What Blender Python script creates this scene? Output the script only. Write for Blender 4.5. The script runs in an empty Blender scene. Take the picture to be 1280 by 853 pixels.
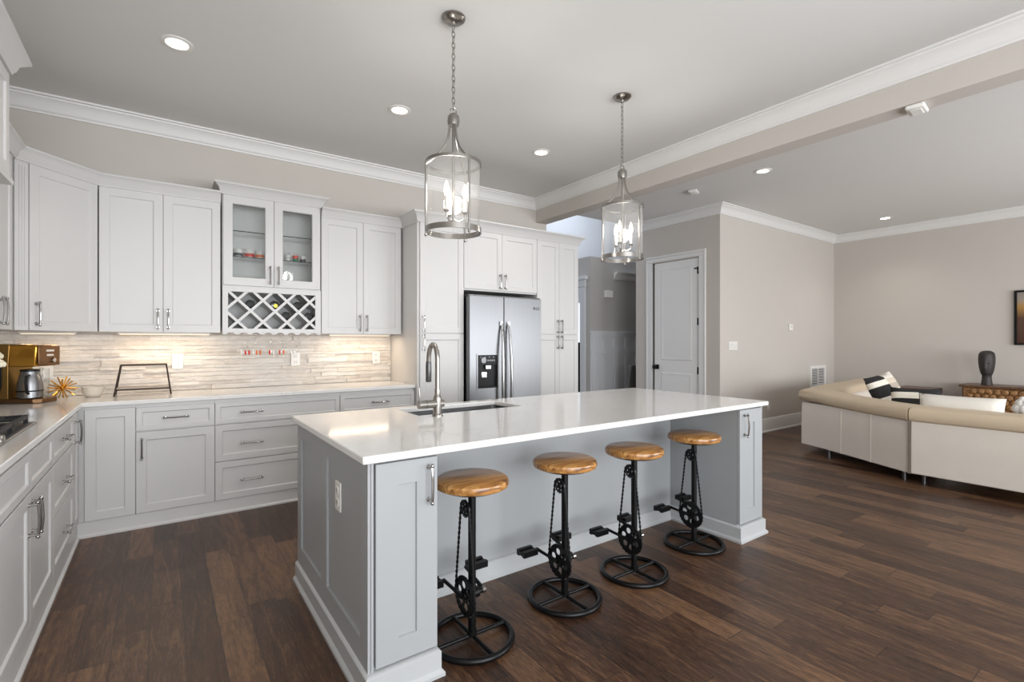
import bpy, bmesh, math, random
from mathutils import Vector, Matrix
random.seed(7)
PI = math.pi
C = bpy.context.scene.collection
SC = bpy.context.scene

# ------------------------------------------------------------------ camera, light, exposure
cam_d = bpy.data.cameras.new('camera'); cam = bpy.data.objects.new('camera', cam_d); C.objects.link(cam)
cam.location = (0, 0, 1.33); cam.rotation_euler = (PI/2, 0, -math.radians(35.4))
cam_d.sensor_width = 36; cam_d.lens = 614/1280*36; cam_d.clip_start = .05
SC.camera = cam
SC.view_settings.view_transform = 'Standard'; SC.view_settings.look = 'None'
SC.view_settings.gamma = 1; SC.view_settings.use_curve_mapping = False
SC.view_settings.exposure = 0.0
SC.cycles.max_bounces = 10; SC.cycles.diffuse_bounces = 6; SC.cycles.transparent_max_bounces = 16
SC.cycles.use_denoising = True; SC.cycles.caustics_reflective = False; SC.cycles.caustics_refractive = False
SC.cycles.sample_clamp_indirect = 6

W = bpy.data.worlds.new('sky'); SC.world = W; W.use_nodes = True
W.node_tree.nodes['Background'].inputs[0].default_value = (.80, .88, 1, 1)
W.node_tree.nodes['Background'].inputs[1].default_value = 1.0

def area(name, loc, rot, sx, sy, power, col=(1, 1, 1), spread=PI):
    l = bpy.data.lights.new(name, 'AREA'); l.shape = 'RECTANGLE'; l.size = sx; l.size_y = sy
    l.energy = power; l.color = col; l.spread = spread
    o = bpy.data.objects.new(name, l); C.objects.link(o); o.location = loc; o.rotation_euler = rot
    return o
# daylight through the rear windows, the living room windows, and an added unseen lamp aimed up to brighten the kitchen ceiling
area('window_daylight_kitchen', (1.0, -2.75, 1.40), (PI/2+.12, 0, 0), 4.2, 2.1, 255, (.94, .97, 1))
area('window_daylight_living', (6.8, -2.75, 1.25), (PI/2-.12, 0, 0), 4.2, 1.6, 215, (.95, .975, 1))
area('ceiling_fill_kitchen', (1.3, .2, 1.75), (PI, 0, 0), 3.0, 2.2, 8, (.95, .975, 1))
area('foyer_daylight', (6.2, 6.4, 4.6), (0, 0, 0), 1.2, .8, 40, (.80, .88, 1))

# ------------------------------------------------------------------ materials
def lin(c):
    def f(v):
        v /= 255
        return v/12.92 if v <= .04045 else ((v+.055)/1.055)**2.4
    return (f(c[0]), f(c[1]), f(c[2]), 1)
def mat(name, col, rough=.5, metal=0, spec=.5, vary=.04, scale=6, bump=0, bscale=60, coat=0, aniso=None):
    m = bpy.data.materials.new(name); m.use_nodes = True
    nt = m.node_tree; b = nt.nodes['Principled BSDF']; N = nt.nodes.new; L = nt.links.new
    b.inputs['Roughness'].default_value = rough; b.inputs['Metallic'].default_value = metal
    b.inputs['Specular IOR Level'].default_value = spec; b.inputs['Coat Weight'].default_value = coat
    c = lin(col)
    tc = N('ShaderNodeTexCoord'); nz = N('ShaderNodeTexNoise'); nz.inputs['Scale'].default_value = scale
    nz.inputs['Detail'].default_value = 4
    mp = N('ShaderNodeMapping'); L(tc.outputs['Object'], mp.inputs[0]); L(mp.outputs[0], nz.inputs['Vector'])
    if aniso: mp.inputs['Scale'].default_value = aniso
    mx = N('ShaderNodeMix'); mx.data_type = 'RGBA'
    mx.inputs[6].default_value = tuple(v*(1-vary) for v in c[:3])+(1,)
    mx.inputs[7].default_value = tuple(min(1, v*(1+vary)) for v in c[:3])+(1,)
    L(nz.outputs[0], mx.inputs[0]); L(mx.outputs[2], b.inputs['Base Color'])
    if bump:
        n2 = N('ShaderNodeTexNoise'); n2.inputs['Scale'].default_value = bscale; L(mp.outputs[0], n2.inputs['Vector'])
        bp = N('ShaderNodeBump'); bp.inputs['Strength'].default_value = bump; bp.inputs['Distance'].default_value = .01
        L(n2.outputs[0], bp.inputs['Height']); L(bp.outputs[0], b.inputs['Normal'])
    return m
def emis(name, col, st):
    m = bpy.data.materials.new(name); m.use_nodes = True; nt = m.node_tree; nt.nodes.clear()
    o = nt.nodes.new('ShaderNodeOutputMaterial'); e = nt.nodes.new('ShaderNodeEmission')
    e.inputs[0].default_value = lin(col); e.inputs[1].default_value = st; nt.links.new(e.outputs[0], o.inputs[0])
    return m
def glass(name, tint=(1, 1, 1), refl=.9, ior=1.45):
    m = bpy.data.materials.new(name); m.use_nodes = True; nt = m.node_tree; nt.nodes.clear()
    N = nt.nodes.new; L = nt.links.new
    o = N('ShaderNodeOutputMaterial'); t = N('ShaderNodeBsdfTransparent'); g = N('ShaderNodeBsdfGlossy')
    t.inputs[0].default_value = (*tint, 1); g.inputs['Roughness'].default_value = .03; g.inputs[0].default_value = (refl,)*3+(1,)
    f = N('ShaderNodeLayerWeight'); mx = N('ShaderNodeMixShader')
    fac = mth(nt, 'ADD', mth(nt, 'MULTIPLY', mth(nt, 'POWER', f.outputs['Facing'], 3), .6), .05)
    L(fac, mx.inputs[0]); L(t.outputs[0], mx.inputs[1]); L(g.outputs[0], mx.inputs[2]); L(mx.outputs[0], o.inputs[0])
    return m
def nodes(m):
    nt = m.node_tree
    return nt, nt.nodes.new, nt.links.new, nt.nodes['Principled BSDF']
def mth(nt, op, a, b=None, c=None):
    n = nt.nodes.new('ShaderNodeMath'); n.operation = op
    for i, v in enumerate((a, b, c)):
        if v is None: continue
        if isinstance(v, (int, float)): n.inputs[i].default_value = v
        else: nt.links.new(v, n.inputs[i])
    return n.outputs[0]
def ramp(nt, fac, stops, interp='LINEAR'):
    r = nt.nodes.new('ShaderNodeValToRGB'); r.color_ramp.interpolation = interp
    e = r.color_ramp.elements
    while len(e) < len(stops): e.new(.5)
    for i, (p, c) in enumerate(stops): e[i].position = p; e[i].color = lin(c)
    nt.links.new(fac, r.inputs[0]); return r.outputs[0]

def floor_mat():
    m = mat('plank_floor', (80, 58, 44), .34, 0, .4); nt, N, L, b = nodes(m)
    tc = N('ShaderNodeTexCoord'); sp = N('ShaderNodeSeparateXYZ'); L(tc.outputs['Object'], sp.inputs[0])
    px = mth(nt, 'DIVIDE', mth(nt, 'ADD', sp.outputs[0], -.3435+13.1), .131)
    ix = mth(nt, 'FLOOR', px); fx = mth(nt, 'FRACT', px)
    w = N('ShaderNodeTexWhiteNoise'); w.noise_dimensions = '1D'; L(ix, w.inputs['W'])
    py = mth(nt, 'ADD', mth(nt, 'DIVIDE', mth(nt, 'ADD', sp.outputs[1], 30), .95), mth(nt, 'MULTIPLY', w.outputs[0], 7.3))
    iy = mth(nt, 'FLOOR', py); fy = mth(nt, 'FRACT', py)
    cv = N('ShaderNodeCombineXYZ'); L(ix, cv.inputs[0]); L(iy, cv.inputs[1])
    w2 = N('ShaderNodeTexWhiteNoise'); w2.noise_dimensions = '2D'; L(cv.outputs[0], w2.inputs['Vector'])
    # grain stretched along the plank, shifted plank by plank
    gv = N('ShaderNodeCombineXYZ')
    L(mth(nt, 'ADD', mth(nt, 'MULTIPLY', sp.outputs[0], 26), mth(nt, 'MULTIPLY', w2.outputs[0], 50)), gv.inputs[0])
    L(mth(nt, 'MULTIPLY', sp.outputs[1], 3.2), gv.inputs[1]); L(mth(nt, 'MULTIPLY', w2.outputs[0], 9), gv.inputs[2])
    nz = N('ShaderNodeTexNoise'); nz.inputs['Scale'].default_value = 1; nz.inputs['Detail'].default_value = 7
    nz.inputs['Roughness'].default_value = .65; nz.inputs['Distortion'].default_value = 1.1; L(gv.outputs[0], nz.inputs['Vector'])
    gv2 = N('ShaderNodeVectorMath'); gv2.operation = 'MULTIPLY'; L(gv.outputs[0], gv2.inputs[0]); gv2.inputs[1].default_value = (5, 6, 1)
    n3 = N('ShaderNodeTexNoise'); n3.inputs['Scale'].default_value = 1; n3.inputs['Detail'].default_value = 4; n3.inputs['Roughness'].default_value = .7; L(gv2.outputs[0], n3.inputs['Vector'])
    t = mth(nt, 'ADD', mth(nt, 'MULTIPLY', w2.outputs[0], .34), mth(nt, 'ADD', mth(nt, 'MULTIPLY', nz.outputs[0], .85), mth(nt, 'MULTIPLY', mth(nt, 'SUBTRACT', n3.outputs[0], .5), .75)))
    col = ramp(nt, t, [(.25, (33, 22, 16)), (.56, (74, 51, 37)), (.9, (124, 92, 66))])
    gx = mth(nt, 'MINIMUM', fx, mth(nt, 'SUBTRACT', 1, fx)); gy = mth(nt, 'MINIMUM', fy, mth(nt, 'SUBTRACT', 1, fy))
    seam = mth(nt, 'MAXIMUM', mth(nt, 'LESS_THAN', gx, .012), mth(nt, 'LESS_THAN', gy, .0018))
    mx = N('ShaderNodeMix'); mx.data_type = 'RGBA'; L(mth(nt, 'MULTIPLY', seam, .75), mx.inputs[0]); L(col, mx.inputs[6]); mx.inputs[7].default_value = lin((30, 20, 15))
    L(mx.outputs[2], b.inputs['Base Color'])
    bp = N('ShaderNodeBump'); bp.inputs['Strength'].default_value = .35; bp.inputs['Distance'].default_value = .004
    L(mth(nt, 'SUBTRACT', mth(nt, 'MULTIPLY', n3.outputs[0], .9), mth(nt, 'MULTIPLY', seam, .8)), bp.inputs['Height']); L(bp.outputs[0], b.inputs['Normal'])
    L(mth(nt, 'ADD', .22, mth(nt, 'MULTIPLY', n3.outputs[0], .3)), b.inputs['Roughness'])
    return m
def wood_mat(name, c0, c1, c2, rough=.35, sc=(3, 26, 26), coat=.2):
    m = mat(name, c1, rough, 0, .5, coat=coat); nt, N, L, b = nodes(m)
    tc = N('ShaderNodeTexCoord'); mp = N('ShaderNodeMapping'); mp.inputs['Scale'].default_value = sc
    L(tc.outputs['Object'], mp.inputs[0]); nz = N('ShaderNodeTexNoise'); nz.inputs['Scale'].default_value = 1
    nz.inputs['Detail'].default_value = 6; nz.inputs['Distortion'].default_value = 1.3; L(mp.outputs[0], nz.inputs['Vector'])
    L(ramp(nt, nz.outputs[0], [(.3, c0), (.5, c1), (.7, c2)]), b.inputs['Base Color'])
    return m
def quartz_mat():
    m = mat('white_quartz', (226, 224, 221), .09, 0, .5); nt, N, L, b = nodes(m)
    tc = N('ShaderNodeTexCoord'); nz = N('ShaderNodeTexNoise'); nz.inputs['Scale'].default_value = 2.2; nz.inputs['Detail'].default_value = 8
    nz.inputs['Distortion'].default_value = .7; L(tc.outputs['Object'], nz.inputs['Vector'])
    v = mth(nt, 'ABSOLUTE', mth(nt, 'SUBTRACT', nz.outputs[0], .5))
    L(ramp(nt, v, [(0, (221, 219, 216)), (.010, (228, 227, 225)), (1, (229, 228, 226))]), b.inputs['Base Color'])
    return m
def stone_mat():
    m = mat('ledger_stone', (214, 205, 196), .75); nt, N, L, b = nodes(m)
    oi = N('ShaderNodeTexCoord'); g = N('ShaderNodeNewGeometry')
    w = g.outputs['Random Per Island']
    nz = N('ShaderNodeTexNoise'); nz.inputs['Scale'].default_value = 1; nz.inputs['Detail'].default_value = 6
    mp = N('ShaderNodeMapping'); mp.inputs['Scale'].default_value = (12, 12, 26); L(oi.outputs['Object'], mp.inputs[0]); L(mp.outputs[0], nz.inputs['Vector'])
    t = mth(nt, 'ADD', mth(nt, 'MULTIPLY', w, .4), mth(nt, 'MULTIPLY', nz.outputs[0], .62))
    L(ramp(nt, t, [(.1, (188, 178, 169)), (.45, (212, 205, 197)), (.9, (230, 226, 220))]), b.inputs['Base Color'])
    bp = N('ShaderNodeBump'); bp.inputs['Strength'].default_value = 1; bp.inputs['Distance'].default_value = .02
    L(nz.outputs[0], bp.inputs['Height']); L(bp.outputs[0], b.inputs['Normal'])
    return m
M = {}
M['wall'] = mat('greige_wall', (195, 189, 182), .8, vary=.015, bump=.03, bscale=300)
M['wall_foyer'] = mat('grey_foyer_wall', (176, 172, 168), .8, vary=.015)
M['wall_upper'] = mat('pale_upper_wall', (205, 206, 208), .8, vary=.015)
M['ceil'] = mat('ceiling_paint', (216, 215, 213), .85, vary=.01, bump=.03, bscale=300)
M['trim'] = mat('white_trim', (222, 221, 219), .4, vary=.01)
M['cab'] = mat('white_cabinet', (205, 204, 203), .38, vary=.01)
M['cabin'] = mat('cabinet_inside', (222, 222, 220), .5, vary=.01)
M['island'] = mat('grey_island', (160, 163, 165), .4, vary=.01)
M['door'] = mat('white_door', (228, 227, 225), .4, vary=.01)
M['floor'] = floor_mat()
M['quartz'] = quartz_mat()
M['stone'] = stone_mat()
M['chrome'] = mat('polished_nickel', (172, 170, 168), .16, 1, vary=.02)
M['nickel'] = mat('brushed_nickel', (158, 154, 149), .28, 1, vary=.04)
M['steel'] = mat('stainless_steel', (132, 133, 135), .36, 1, vary=.05, aniso=(60, 60, 1.5), scale=1)
M['steelb'] = mat('bright_steel', (186, 187, 188), .28, 1); M['steeldark'] = mat('dark_steel', (105, 105, 106), .35, 1)
M['black'] = mat('black_metal', (26, 26, 27), .33, .6)
M['blackp'] = mat('black_plastic', (12, 12, 13), .4, spec=.25)
M['iron'] = mat('cast_iron', (24, 24, 25), .55, .3)
M['seat'] = wood_mat('mango_wood', (110, 70, 34), (176, 124, 66), (212, 168, 108), .3, (4, 34, 30))
M['leather'] = mat('cream_leather', (216, 208, 198), .5, vary=.03, bump=.12, bscale=140)
M['leathertan'] = mat('tan_leather', (204, 186, 160), .42, vary=.05, bump=.12, bscale=140)
M['glass'] = glass('clear_glass')
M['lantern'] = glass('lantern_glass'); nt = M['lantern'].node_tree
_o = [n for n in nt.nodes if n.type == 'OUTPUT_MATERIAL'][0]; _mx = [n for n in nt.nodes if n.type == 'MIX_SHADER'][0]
_d = nt.nodes.new('ShaderNodeBsdfTranslucent'); _d.inputs[0].default_value = (.9, .9, .9, 1); _m2 = nt.nodes.new('ShaderNodeMixShader')  # pale haze mixed into the shader, standing in for whitish reflections on the glass
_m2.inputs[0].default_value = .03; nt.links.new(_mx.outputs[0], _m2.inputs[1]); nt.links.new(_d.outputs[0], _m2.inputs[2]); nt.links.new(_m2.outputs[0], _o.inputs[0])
M['glassd'] = glass('cabinet_glass', (.97, .98, .98), .25)
M['glassedge'] = mat('glass_edge', (44, 50, 52), .6, spec=.2)
M['white'] = mat('white_plastic', (228, 226, 222), .35, vary=.01)
M['led'] = emis('warm_led', (255, 214, 168), 3)
M['lamp'] = emis('lamp_lens', (255, 244, 228), 9)
M['bulb'] = emis('flame_bulb', (255, 232, 200), 4)
M['wick'] = mat('ivory_sleeve', (226, 222, 210), .5)
M['bronze'] = mat('bronze_metal', (112, 84, 58), .28, .85, vary=.1)
M['brass'] = mat('warm_brass', (196, 146, 62), .24, .9, vary=.12)
M['gold'] = mat('gold_metal', (214, 158, 52), .25, .9)
M['dkwood'] = wood_mat('dark_wood', (58, 38, 26), (92, 62, 40), (128, 90, 58), .45)
M['carved'] = wood_mat('carved_wood', (82, 54, 30), (138, 98, 56), (178, 134, 84), .5)
M['sculpt'] = mat('charcoal_clay', (46, 42, 39), .55, vary=.2, bump=.3, bscale=40)
M['cream'] = mat('cream_cloth', (230, 226, 217), .9, vary=.03, bump=.2, bscale=120)
M['greycl'] = mat('grey_upholstery', (92, 90, 88), .85, vary=.08, bump=.2, bscale=150)
M['rack'] = mat('weathered_board', (188, 174, 160), .6, vary=.15, aniso=(3, 30, 30))
M['rackm'] = mat('dark_bronze_wire', (58, 46, 38), .45, .6)
M['bottle'] = mat('wine_glass_dark', (16, 20, 16), .12, vary=.1, coat=.5)
M['foil'] = mat('gold_foil', (204, 164, 60), .3, .8)
M['ceramic'] = mat('white_ceramic', (222, 220, 216), .25)
M['petal'] = mat('ivory_petal', (238, 230, 206), .7)
M['red'] = mat('red_paint', (206, 62, 46), .35); M['orange'] = mat('orange_paint', (226, 118, 66), .35); M['green'] = mat('green_paint', (40, 122, 84), .4)
M['darkpat'] = mat('dark_print', (72, 74, 78), .4)

# ------------------------------------------------------------------ mesh builder
class MB:
    def __init__(s): s.bm = bmesh.new(); s.mi = 0
    def _f(s, vs):
        try:
            f = s.bm.faces.new(vs); f.material_index = s.mi; return f
        except ValueError: return None
    def box(s, x0, x1, y0, y1, z0, z1, mx=None):
        p = [(x, y, z) for z in (z0, z1) for y in (y0, y1) for x in (x0, x1)]
        v = [s.bm.verts.new(mx @ Vector(q) if mx else q) for q in p]
        for a in ((0, 2, 3, 1), (4, 5, 7, 6), (0, 1, 5, 4), (2, 6, 7, 3), (1, 3, 7, 5), (0, 4, 6, 2)): s._f([v[i] for i in a])
        return s
    def rings(s, rs, cap=True, closed=False, loop=True):
        R = [[s.bm.verts.new(p) for p in r] for r in rs]; n = len(R[0])
        m = len(R)
        for i in range(m if closed else m-1):
            a, b = R[i], R[(i+1) % m]
            for k in range(n if loop else n-1):
                s._f([a[k], a[(k+1) % n], b[(k+1) % n], b[k]])
        if cap and not closed:
            s._f(R[0][::-1]); s._f(R[-1])
        return s
    def lathe(s, prof, c=(0, 0, 0), seg=32, ax=None, cap=True):
        c = Vector(c); rot = Vector((0, 0, 1)).rotation_difference(Vector(ax).normalized()).to_matrix() if ax else Matrix.Identity(3)
        rs = []
        for r, z in prof:
            r = max(r, 1e-4)
            rs.append([c + rot @ Vector((r*math.cos(2*PI*k/seg), r*math.sin(2*PI*k/seg), z)) for k in range(seg)])
        return s.rings(rs, cap)
    def cyl(s, a, b, r, r2=None, seg=16):
        a = Vector(a); b = Vector(b); d = b-a
        return s.lathe([(r, 0), (r if r2 is None else r2, d.length)], a, seg, d)
    def tube(s, pts, r, seg=8, closed=False):
        pts = [Vector(p) for p in pts]; n = len(pts); rs = []; up = None
        for i, p in enumerate(pts):
            if closed: t = pts[(i+1) % n]-pts[i-1]
            else: t = pts[min(i+1, n-1)]-pts[max(i-1, 0)]
            t.normalize()
            if up is None: up = t.orthogonal().normalized()
            up = (up - t*up.dot(t))
            up = up.normalized() if up.length > 1e-6 else t.orthogonal().normalized()
            q = t.cross(up); rr = r[i] if isinstance(r, (list, tuple)) else r
            rs.append([p + (up*math.cos(2*PI*k/seg)+q*math.sin(2*PI*k/seg))*rr for k in range(seg)])
        if closed:
            # untwist the closing ring
            best = min(range(seg), key=lambda o: sum((rs[0][k]-rs[-1][(k+o) % seg]).length for k in range(seg)))
            if best:
                sh = best if best <= seg//2 else best-seg
                for i in range(n):
                    o = round(sh*i/(n-1)); rs[i] = [rs[i][(k+o) % seg] for k in range(seg)]
        return s.rings(rs, True, closed)
    def torus(s, c, R, r, seg=40, sub=10, ax=(0, 0, 1)):
        c = Vector(c); rot = Vector((0, 0, 1)).rotation_difference(Vector(ax).normalized()).to_matrix()
        rs = [[c + rot @ Vector(((R+r*math.cos(2*PI*k/sub))*math.cos(t), (R+r*math.cos(2*PI*k/sub))*math.sin(t), r*math.sin(2*PI*k/sub))) for k in range(sub)] for t in [2*PI*i/seg for i in range(seg)]]
        return s.rings(rs, False, True)
    def prism(s, poly, z0, z1):
        return s.rings([[(x, y, z0) for x, y in poly], [(x, y, z1) for x, y in poly]])
    def sphere(s, c, rx, ry=None, rz=None, seg=20, n=12):
        ry = ry or rx; rz = rz or rx; c = Vector(c)
        rs = []
        for i in range(n+1):
            a = -PI/2+PI*i/n; q = max(math.cos(a), 1e-3)
            rs.append([c+Vector((rx*q*math.cos(2*PI*k/seg), ry*q*math.sin(2*PI*k/seg), rz*math.sin(a))) for k in range(seg)])
        return s.rings(rs)
    def sweep(s, path, prof, closed=False, lift=None, pre=None, post=None):
        """path: xy points; prof: (n, z) with n measured to the right of travel; mitred corners"""
        P = [Vector(p) for p in path]; n = len(P); rs = []
        for i in range(n):
            d0 = (P[i]-P[i-1]).normalized() if (i > 0 or closed) else None
            d1 = (P[(i+1) % n]-P[i]).normalized() if (i < n-1 or closed) else None
            if i == 0 and pre: d0 = (P[0]-Vector(pre)).normalized()
            if i == n-1 and post: d1 = (Vector(post)-P[-1]).normalized()
            if d0 is None: d0 = d1
            if d1 is None: d1 = d0
            n0 = Vector((d0.y, -d0.x)); n1 = Vector((d1.y, -d1.x)); m = (n0+n1).normalized(); m = m/max(.3, m.dot(n0))
            rs.append([(P[i].x+m.x*a, P[i].y+m.y*a, z+(lift[i] if lift else 0)) for a, z in prof])
        return s.rings(rs, True, closed)
    def build(s, name, m, parent=None, bevel=0, seg=2, smooth=40, sub=0):
        bmesh.ops.recalc_face_normals(s.bm, faces=s.bm.faces[:])
        me = bpy.data.meshes.new(name); s.bm.to_mesh(me); s.bm.free()
        for k in (m if isinstance(m, list) else [m]): me.materials.append(k)
        if smooth:
            me.polygons.foreach_set('use_smooth', [True]*len(me.polygons)); me.set_sharp_from_angle(angle=math.radians(smooth))
        o = bpy.data.objects.new(name, me); C.objects.link(o)
        if parent: o.parent = parent
        if bevel:
            b = o.modifiers.new('bevel', 'BEVEL'); b.width = bevel; b.segments = seg; b.limit_method = 'ANGLE'; b.angle_limit = .6
        if sub:
            b = o.modifiers.new('sub', 'SUBSURF'); b.levels = sub; b.render_levels = sub
        return o
def tag(o, label, cat, group=None):
    o['label'] = label; o['category'] = cat
    if group: o['group'] = group
    return o
def thing(name, label, cat, loc=(0, 0, 0), rz=0, group=None):
    o = bpy.data.objects.new(name, None); C.objects.link(o); o.location = loc; o.rotation_euler = (0, 0, rz)
    o.empty_display_size = .1
    return tag(o, label, cat, group)
def st(o): o['kind'] = 'structure'; return o
def dup(root, loc, rz=None, label=None):
    r = root.copy(); C.objects.link(r); r.location = loc
    if rz is not None: r.rotation_euler = (0, 0, rz)
    if label: r['label'] = label
    for ch in list(root.children):
        c = ch.copy(); C.objects.link(c); c.parent = r
        for g in list(ch.children):
            d = g.copy(); C.objects.link(d); d.parent = c
    return r

# ------------------------------------------------------------------ room shell
CZ = 3.14; YB = 4.99; XL = -1.08; YR = -2.9
st(MB().box(XL-.2, 9.7, YR-.2, 8.3, -.08, 0).build('floor', M['floor'], smooth=0))
st(MB().box(XL-.2, 4.0, YR-.2, YB+.15, CZ, CZ+.1).build('ceiling', M['ceil'], smooth=0))
m = MB(); m.prism([(4.0, YR-.2), (9.7, YR-.2), (9.7, 5.22), (4.85, 5.22), (4.85, 7.4), (4.0, 7.4)], CZ, CZ+.1)
st(m.build('ceiling_living', M['ceil'], smooth=0))
st(MB().box(XL-.15, XL, YR, YB+.15, 0, CZ).build('wall_left', M['wall'], smooth=0))
st(MB().box(XL, 4.10, YB, YB+.15, 0, CZ).build('wall_back', M['wall'], smooth=0))
st(MB().box(3.926, 4.10, YR, YB, 2.857, CZ).build('beam', M['wall'], bevel=.004))
# door wall with opening, nook wall, right wall
XD = 6.009; YN = 3.704; XR = 9.474
m = MB(); m.box(XD, XD+.13, YN-.0, 4.02, 0, CZ); m.box(XD, XD+.13, 4.79, 5.12, 0, CZ); m.box(XD, XD+.13, 4.02, 4.79, 2.49, CZ)
st(m.build('wall_pantry', M['wall'], smooth=0))
st(MB().box(XD+.13, XR+.15, YN, YN+.13, 0, CZ).build('wall_nook', M['wall'], smooth=0))
st(MB().box(XR, XR+.15, YR, YN, 0, CZ).build('wall_right', M['wall'], smooth=0))
# rear wall with window openings behind the camera
m = MB(); z0, z1 = .5, 2.6
for a, b in ((XL, -.8), (3.4, 4.7), (8.9, XR)): m.box(a, b, YR-.15, YR, 0, CZ)
for a, b in ((-.8, 3.4), (4.7, 8.9)): m.box(a, b, YR-.15, YR, 0, z0); m.box(a, b, YR-.15, YR, z1, CZ)
st(m.build('wall_rear', M['wall'], smooth=0))
for i, (a, b) in enumerate(((-.8, 3.4), (4.7, 8.9))):
    m = MB()
    for k in range(4):
        x = a+(b-a)*k/3; m.box(max(a, x-.04), min(b, x+.04), YR-.1, YR-.02, z0, z1)
    m.box(a, b, YR-.1, YR-.02, z0, z0+.07); m.box(a, b, YR-.1, YR-.02, z1-.07, z1)
    w = st(m.build('window_%d' % (i+3), M['trim']))
    MB().box(a, b, YR-.065, YR-.06, z0, z1).build('pane', M['glass'], w)

# crown mouldings (profile right of travel) and baseboards
CP = [(0, -.125), (.012, -.125), (.014, -.112), (.022, -.106), (.026, -.095), (.040, -.060), (.062, -.035), (.078, -.026), (.080, -.016), (.098, -.012), (.100, 0), (0, 0)]
crown = [(a, CZ+z) for a, z in CP]
st(MB().sweep([(XL+.0, -2.8), (XL, YB), (3.926, YB), (3.926, -2.8)], crown).build('trim_1', M['trim']))
st(MB().sweep([(XD, 5.12), (XD, YN), (XR, YN), (XR, -2.8)][::-1], [(-a, z) for a, z in crown]).build('trim_2', M['trim']))
BP = [(0, 0), (.028, 0), (.028, .018), (.018, .028), (.016, .165), (.008, .195), (0, .20)]
st(MB().sweep([(XD, 3.90), (XD, YN), (XR, YN), (XR, -2.8)][::-1], [(-a, z) for a, z in BP]).build('baseboard_living', M['trim']))
st(MB().sweep([(XD, 5.12), (XD, 4.91)], BP).build('baseboard_pantry', M['trim']))

# ------------------------------------------------------------------ foyer beyond the opening
YF = 5.90; XF = 5.79
m = MB(); m.box(XF+.12, 8.2, YF, YF+.12, 0, 2.74); m.box(XF, XF+.12, YF, 6.02, 0, 2.74); m.box(XF, XF+.12, 6.02, 7.9, 2.26, 2.74)
st(m.build('wall_foyer', M['wall_foyer'], smooth=0))
st(MB().box(3.95, 8.2, 7.4, 7.5, 0, 5.2).build('wall_stairwell', M['wall_upper'], smooth=0))
st(MB().box(8.2, 8.3, 3.84, 8.2, 0, 5.2).build('wall_foyer_right', M['wall_foyer'], smooth=0))
m = MB()
m.box(XF+.001, 8.2, YF-.006, YF, 0, 1.47)
m.box(XF-.012, 8.2, YF-.05, YF, 1.47, 1.50)
m.box(XF-.004, 8.2, YF-.036, YF, 1.45, 1.47)
for zz, hh in ((1.405, .065), (1.12, .075), (0, .16)): m.box(XF+.002, 8.2, YF-.031, YF-.005, zz, zz+hh)
for k in range(9): m.box(XF+.02+k*.27, XF+.09+k*.27, YF-.0295, YF-.0055, .1, 1.45)
st(m.build('trim_3', M['wall_upper'], smooth=0))
# cased opening on the foyer side wall
m = MB(); m.box(XF-.03, XF, 6.0, 6.12, 0, 2.24); m.box(XF-.045, XF, 5.99, 7.0, 2.24, 2.36); m.box(XF-.075, XF, 5.95, 7.0, 2.36, 2.42)
st(m.build('trim_4', M['wall_upper'], bevel=.004))
# bright window and dark cabinet in the room beyond
w = st(MB().box(6.2, 7.3, 7.36, 7.39, .55, 2.2).build('window_1', M['trim']))
w.name = 'window_1'
MB().box(6.26, 7.24, 7.352, 7.36, .6, 2.1).build('pane', emis('bright_window', (236, 242, 250), 1.1), w)
t = thing('sideboard_cabinet', 'black cabinet glimpsed through the cased opening beyond the pantry tower', 'cabinet', (6.2, 7.0, 0))
MB().box(-.05, 1.1, 0, .34, .08, 1.26).build('body', M['blackp'], t, .006)
MB().box(-.07, 1.12, -.02, .35, 1.26, 1.30).build('top', M['blackp'], t, .004)
for a in (0, .56): MB().box(a-.03, a+.5, -.02, 0, .12, 1.22).build('door', M['blackp'], t, .004)
# crown return in the foyer, chime, chair
st(MB().sweep([(8.2, YF-.002), (6.35, YF-.002)][::-1], [(a, z+2.52) for a, z in CP]).build('trim_5', M['trim']))
t = thing('door_chime', 'small white box high on the grey foyer wall', 'door chime', (6.20, YF-.001, 2.13))
MB().box(-.09, .09, -.04, 0, -.06, .06).build('cover', M['white'], t, .006)
t = thing('dining_chair', 'dark grey chair whose backrest peeks out past the pantry wall in the foyer', 'chair', (6.20, 5.40, 0), PI+.15)
m = MB(); rs = []
for z, w2, y in ((.5, .10, .0), (.65, .125, .015), (.80, .14, .04), (.92, .152, .06), (.94, .148, .064)):
    rs.append([(-w2, y, z), (w2, y, z), (w2, y+.045, z), (-w2, y+.045, z)])
m.rings(rs); m.build('backrest', M['greycl'], t, .01)
MB().box(-.2, .2, -.40, .03, .42, .50).build('seat', M['greycl'], t, .02)
for sx in (-.17, .17):
    for sy in (-.36, 0): MB().cyl((sx, sy, .42), (sx*1.05, sy, 0), .02, .013).build('leg', M['dkwood'], t)

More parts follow.
